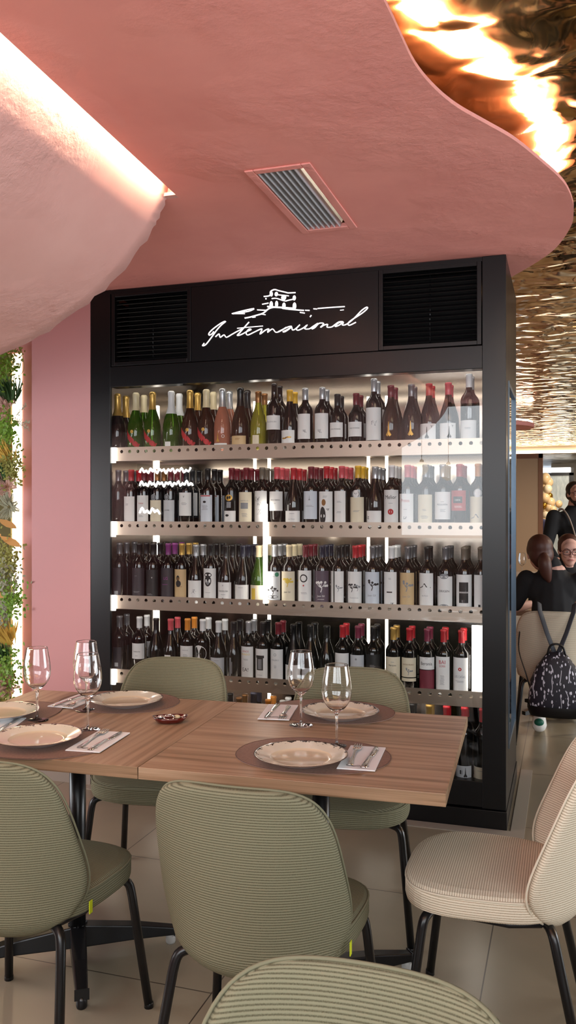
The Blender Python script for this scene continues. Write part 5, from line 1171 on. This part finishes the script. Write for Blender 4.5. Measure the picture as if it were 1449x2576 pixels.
h.build('hair', M_haird, man, remesh=0.008, smooth_it=3)
h = MB(); h.ell(c+Vector((0,-0.048,-0.084)), (0.044,0.044,0.034)); h.tube([c+Vector(p) for p in ((-0.062,-0.005,-0.035),(-0.054,-0.04,-0.07),(-0.03,-0.078,-0.088),(0,-0.09,-0.094),(0.03,-0.078,-0.088),(0.054,-0.04,-0.07),(0.062,-0.005,-0.035))], 0.014, 8); h.tube([c+Vector(p) for p in ((-0.028,-0.088,-0.062),(-0.014,-0.100,-0.045),(0,-0.104,-0.042),(0.014,-0.100,-0.045),(0.028,-0.088,-0.062))], 0.0058, 8); h.build('beard', M_haird, man, remesh=0.006, smooth_it=3)
h = MB()
for s in (-1, 1): h.tube(catmull([(s*0.05,-0.135,sh-0.26),(s*0.10,-0.11,sh-0.08),(s*0.13,-0.03,sh+0.012),(s*0.13,0.08,sh-0.01),(s*0.09,0.155,sh-0.14)], 5), 0.012, 8, flat=0.35)
h.build('apron_strap', mat('pale_strap', lin(214,196,184), 0.7), man)
# chair, bag and tables of the diners
GX = PX(1393, 1660, 5.36)
ch = chair('cream ribbed chair with a patterned backpack hung on it', GX.x, GX.y, V.x, V.y, M_beige, 'b', 'beige ribbed chairs')
chM = TW(GX.x, GX.y, 0, math.atan2(V.y, V.x)-PI/2)
M_bag = mat('black_bag_with_white_sprigs', lin(30,28,40), 0.6)
tc = N(M_bag, 'ShaderNodeTexCoord'); mp = N(M_bag, 'ShaderNodeMapping'); L(M_bag, tc, 'Object', mp, 'Vector'); mp.inputs['Scale'].default_value = (44, 44, 20); mp.inputs['Rotation'].default_value = (0, 0.35, 0)
nz = N(M_bag, 'ShaderNodeTexNoise', Scale=0.9, Detail=2.0); L(M_bag, mp, 'Vector', nz, 'Vector'); vo = N(M_bag, 'ShaderNodeTexVoronoi', Scale=1.5); L(M_bag, mp, 'Vector', vo, 'Vector')
r1 = ramp(M_bag, [(0.30, lin(226,222,232)), (0.36, lin(30,28,40))]); L(M_bag, vo, 'Distance', r1, 'Fac'); r2 = ramp(M_bag, [(0.42, (0,0,0,1)), (0.46, (1,1,1,1))]); L(M_bag, nz, 'Fac', r2, 'Fac')
wv = N(M_bag, 'ShaderNodeTexWave', bands_direction='X', Scale=7.0, Distortion=5.0, Detail=1.0); wv.inputs['Detail Scale'].default_value = 1.6; mp2 = N(M_bag, 'ShaderNodeMapping'); mp2.inputs['Scale'].default_value = (1, 1, 0.8); L(M_bag, tc, 'Object', mp2, 'Vector'); L(M_bag, mp2, 'Vector', wv, 'Vector')
r4 = ramp(M_bag, [(0.965, (0,0,0,1)), (0.99, (1,1,1,1))]); L(M_bag, wv, 'Fac', r4, 'Fac'); nz2 = N(M_bag, 'ShaderNodeTexNoise', Scale=16.0); L(M_bag, tc, 'Object', nz2, 'Vector'); r5 = ramp(M_bag, [(0.47, (0,0,0,1)), (0.50, (1,1,1,1))]); L(M_bag, nz2, 'Fac', r5, 'Fac')
ml = N(M_bag, 'ShaderNodeMath', operation='MULTIPLY'); L(M_bag, r4, 'Color', ml, 0); L(M_bag, r5, 'Color', ml, 1)
mx = N(M_bag, 'ShaderNodeMix', data_type='RGBA'); L(M_bag, r2, 'Color', mx, 0); mx.inputs[6].default_value = lin(30,28,40); L(M_bag, r1, 'Color', mx, 7)
mx2 = N(M_bag, 'ShaderNodeMix', data_type='RGBA'); L(M_bag, ml, 0, mx2, 0); L(M_bag, mx, 2, mx2, 6); mx2.inputs[7].default_value = lin(214,210,220); L(M_bag, mx2, 2, P_(M_bag), 'Base Color')
bag = thing('backpack', 'black backpack with white sprig pattern hanging on the cream chair', 'backpack', chM @ T(0.02, -0.375, 0.03))
mb = MB(); vs = []; fs = []; n = 28; secs = [(0.215,0.14,0.075),(0.235,0.155,0.085),(0.30,0.160,0.095),(0.40,0.148,0.09),(0.48,0.115,0.075),(0.54,0.072,0.055),(0.575,0.045,0.035)]
for z, a, b in secs:
    for k in range(n):
        t = 2*PI*k/n; c_, s_ = math.cos(t), math.sin(t); f = 1/((abs(c_)**2.8+abs(s_)**2.8)**(1/2.8)); vs.append((a*c_*f, b*s_*f*0.9, z))
m = len(secs); fs = [(j*n+k, j*n+(k+1)%n, (j+1)*n+(k+1)%n, (j+1)*n+k) for j in range(m-1) for k in range(n)]+[tuple(range(n-1,-1,-1)), tuple((m-1)*n+k for k in range(n))]
mb.add(vs, fs); mb.build('bag_body', M_bag, bag)
mb = MB(); vs = []
for z, a, b in ((0.20,0.145,0.08),(0.215,0.152,0.084),(0.245,0.162,0.092),(0.262,0.1605,0.093)):
    for k in range(n):
        t = 2*PI*k/n; c_, s_ = math.cos(t), math.sin(t); f = 1/((abs(c_)**2.8+abs(s_)**2.8)**(1/2.8)); vs.append((a*1.02*c_*f, b*1.02*s_*f*0.92, z))
mb.add(vs, [(j*n+k, j*n+(k+1)%n, (j+1)*n+(k+1)%n, (j+1)*n+k) for j in range(3) for k in range(n)]+[tuple(range(n-1,-1,-1))]); mb.build('base_panel', M_black, bag)
M_strap = mat('grey_webbing', lin(62,66,74), 0.6)
for s in (-1, 1):
    mb = MB(); mb.tube([(s*0.012,-0.028,0.575),(s*0.055,0.03,0.68),(s*0.095,0.072,0.80),(s*0.10,0.125,0.843),(s*0.10,0.17,0.83),(s*0.095,0.18,0.75)], 0.016, 8, flat=0.2); mb.build('strap', M_strap, bag)
mb = MB(); mb.tube(catmull([(-0.05,-0.04,0.56),(-0.035,-0.045,0.61),(0,-0.047,0.625),(0.035,-0.045,0.61),(0.05,-0.04,0.56)], 4), 0.006, 8); mb.build('loop_handle', M_black, bag)
mb = MB(); mb.tube(catmull([(-0.13,0.03,0.27),(-0.17,0.02,0.42),(-0.215,0.06,0.56),(-0.215,0.14,0.66)], 4), 0.009, 8, flat=0.4); mb.build('side_strap', M_black, bag)
def far_table(lb, x, y, s, hd=0.4):
    root = thing('dining_table', lb, 'table', TW(x, y, 0, ANG), 'tables of the far diners')
    mb = MB(); mb.box(-s, s, -hd, hd, 0.715, 0.75); mb.build('tabletop', M_woodx, root, bevel=0.002)
    mb = MB(); mb.lathe([(0.026,0.04),(0.026,0.714)], 16); mb.build('column', M_leg, root)
    for k in range(4):
        mb = MB(); base_arm(mb, PI/4+k*PI/2, 0.30); mb.build('base_arm', M_leg, root)
    return root
tp = PX(1400, 1500, 5.99); far_table('walnut table between the two seated diners', tp.x, tp.y, 0.40, 0.27)
tp = PX(1335, 1450, 9.2); far_table('table with a glass beyond the seated diners', tp.x, tp.y, 0.45)
g = on_z(1315, 1446, 0.75); wine_glass('wine glass on the far table behind the ponytail', tp.x-0.12, tp.y-0.1, 0.7505, 1.0, 'glass on the far table')
pp = PX(1438, 1400, 6.75); ch2 = chair('beige ribbed chair under the person with glasses', pp.x, pp.y-0.2, -V.x, -V.y, M_beige, 'b', 'beige ribbed chairs')
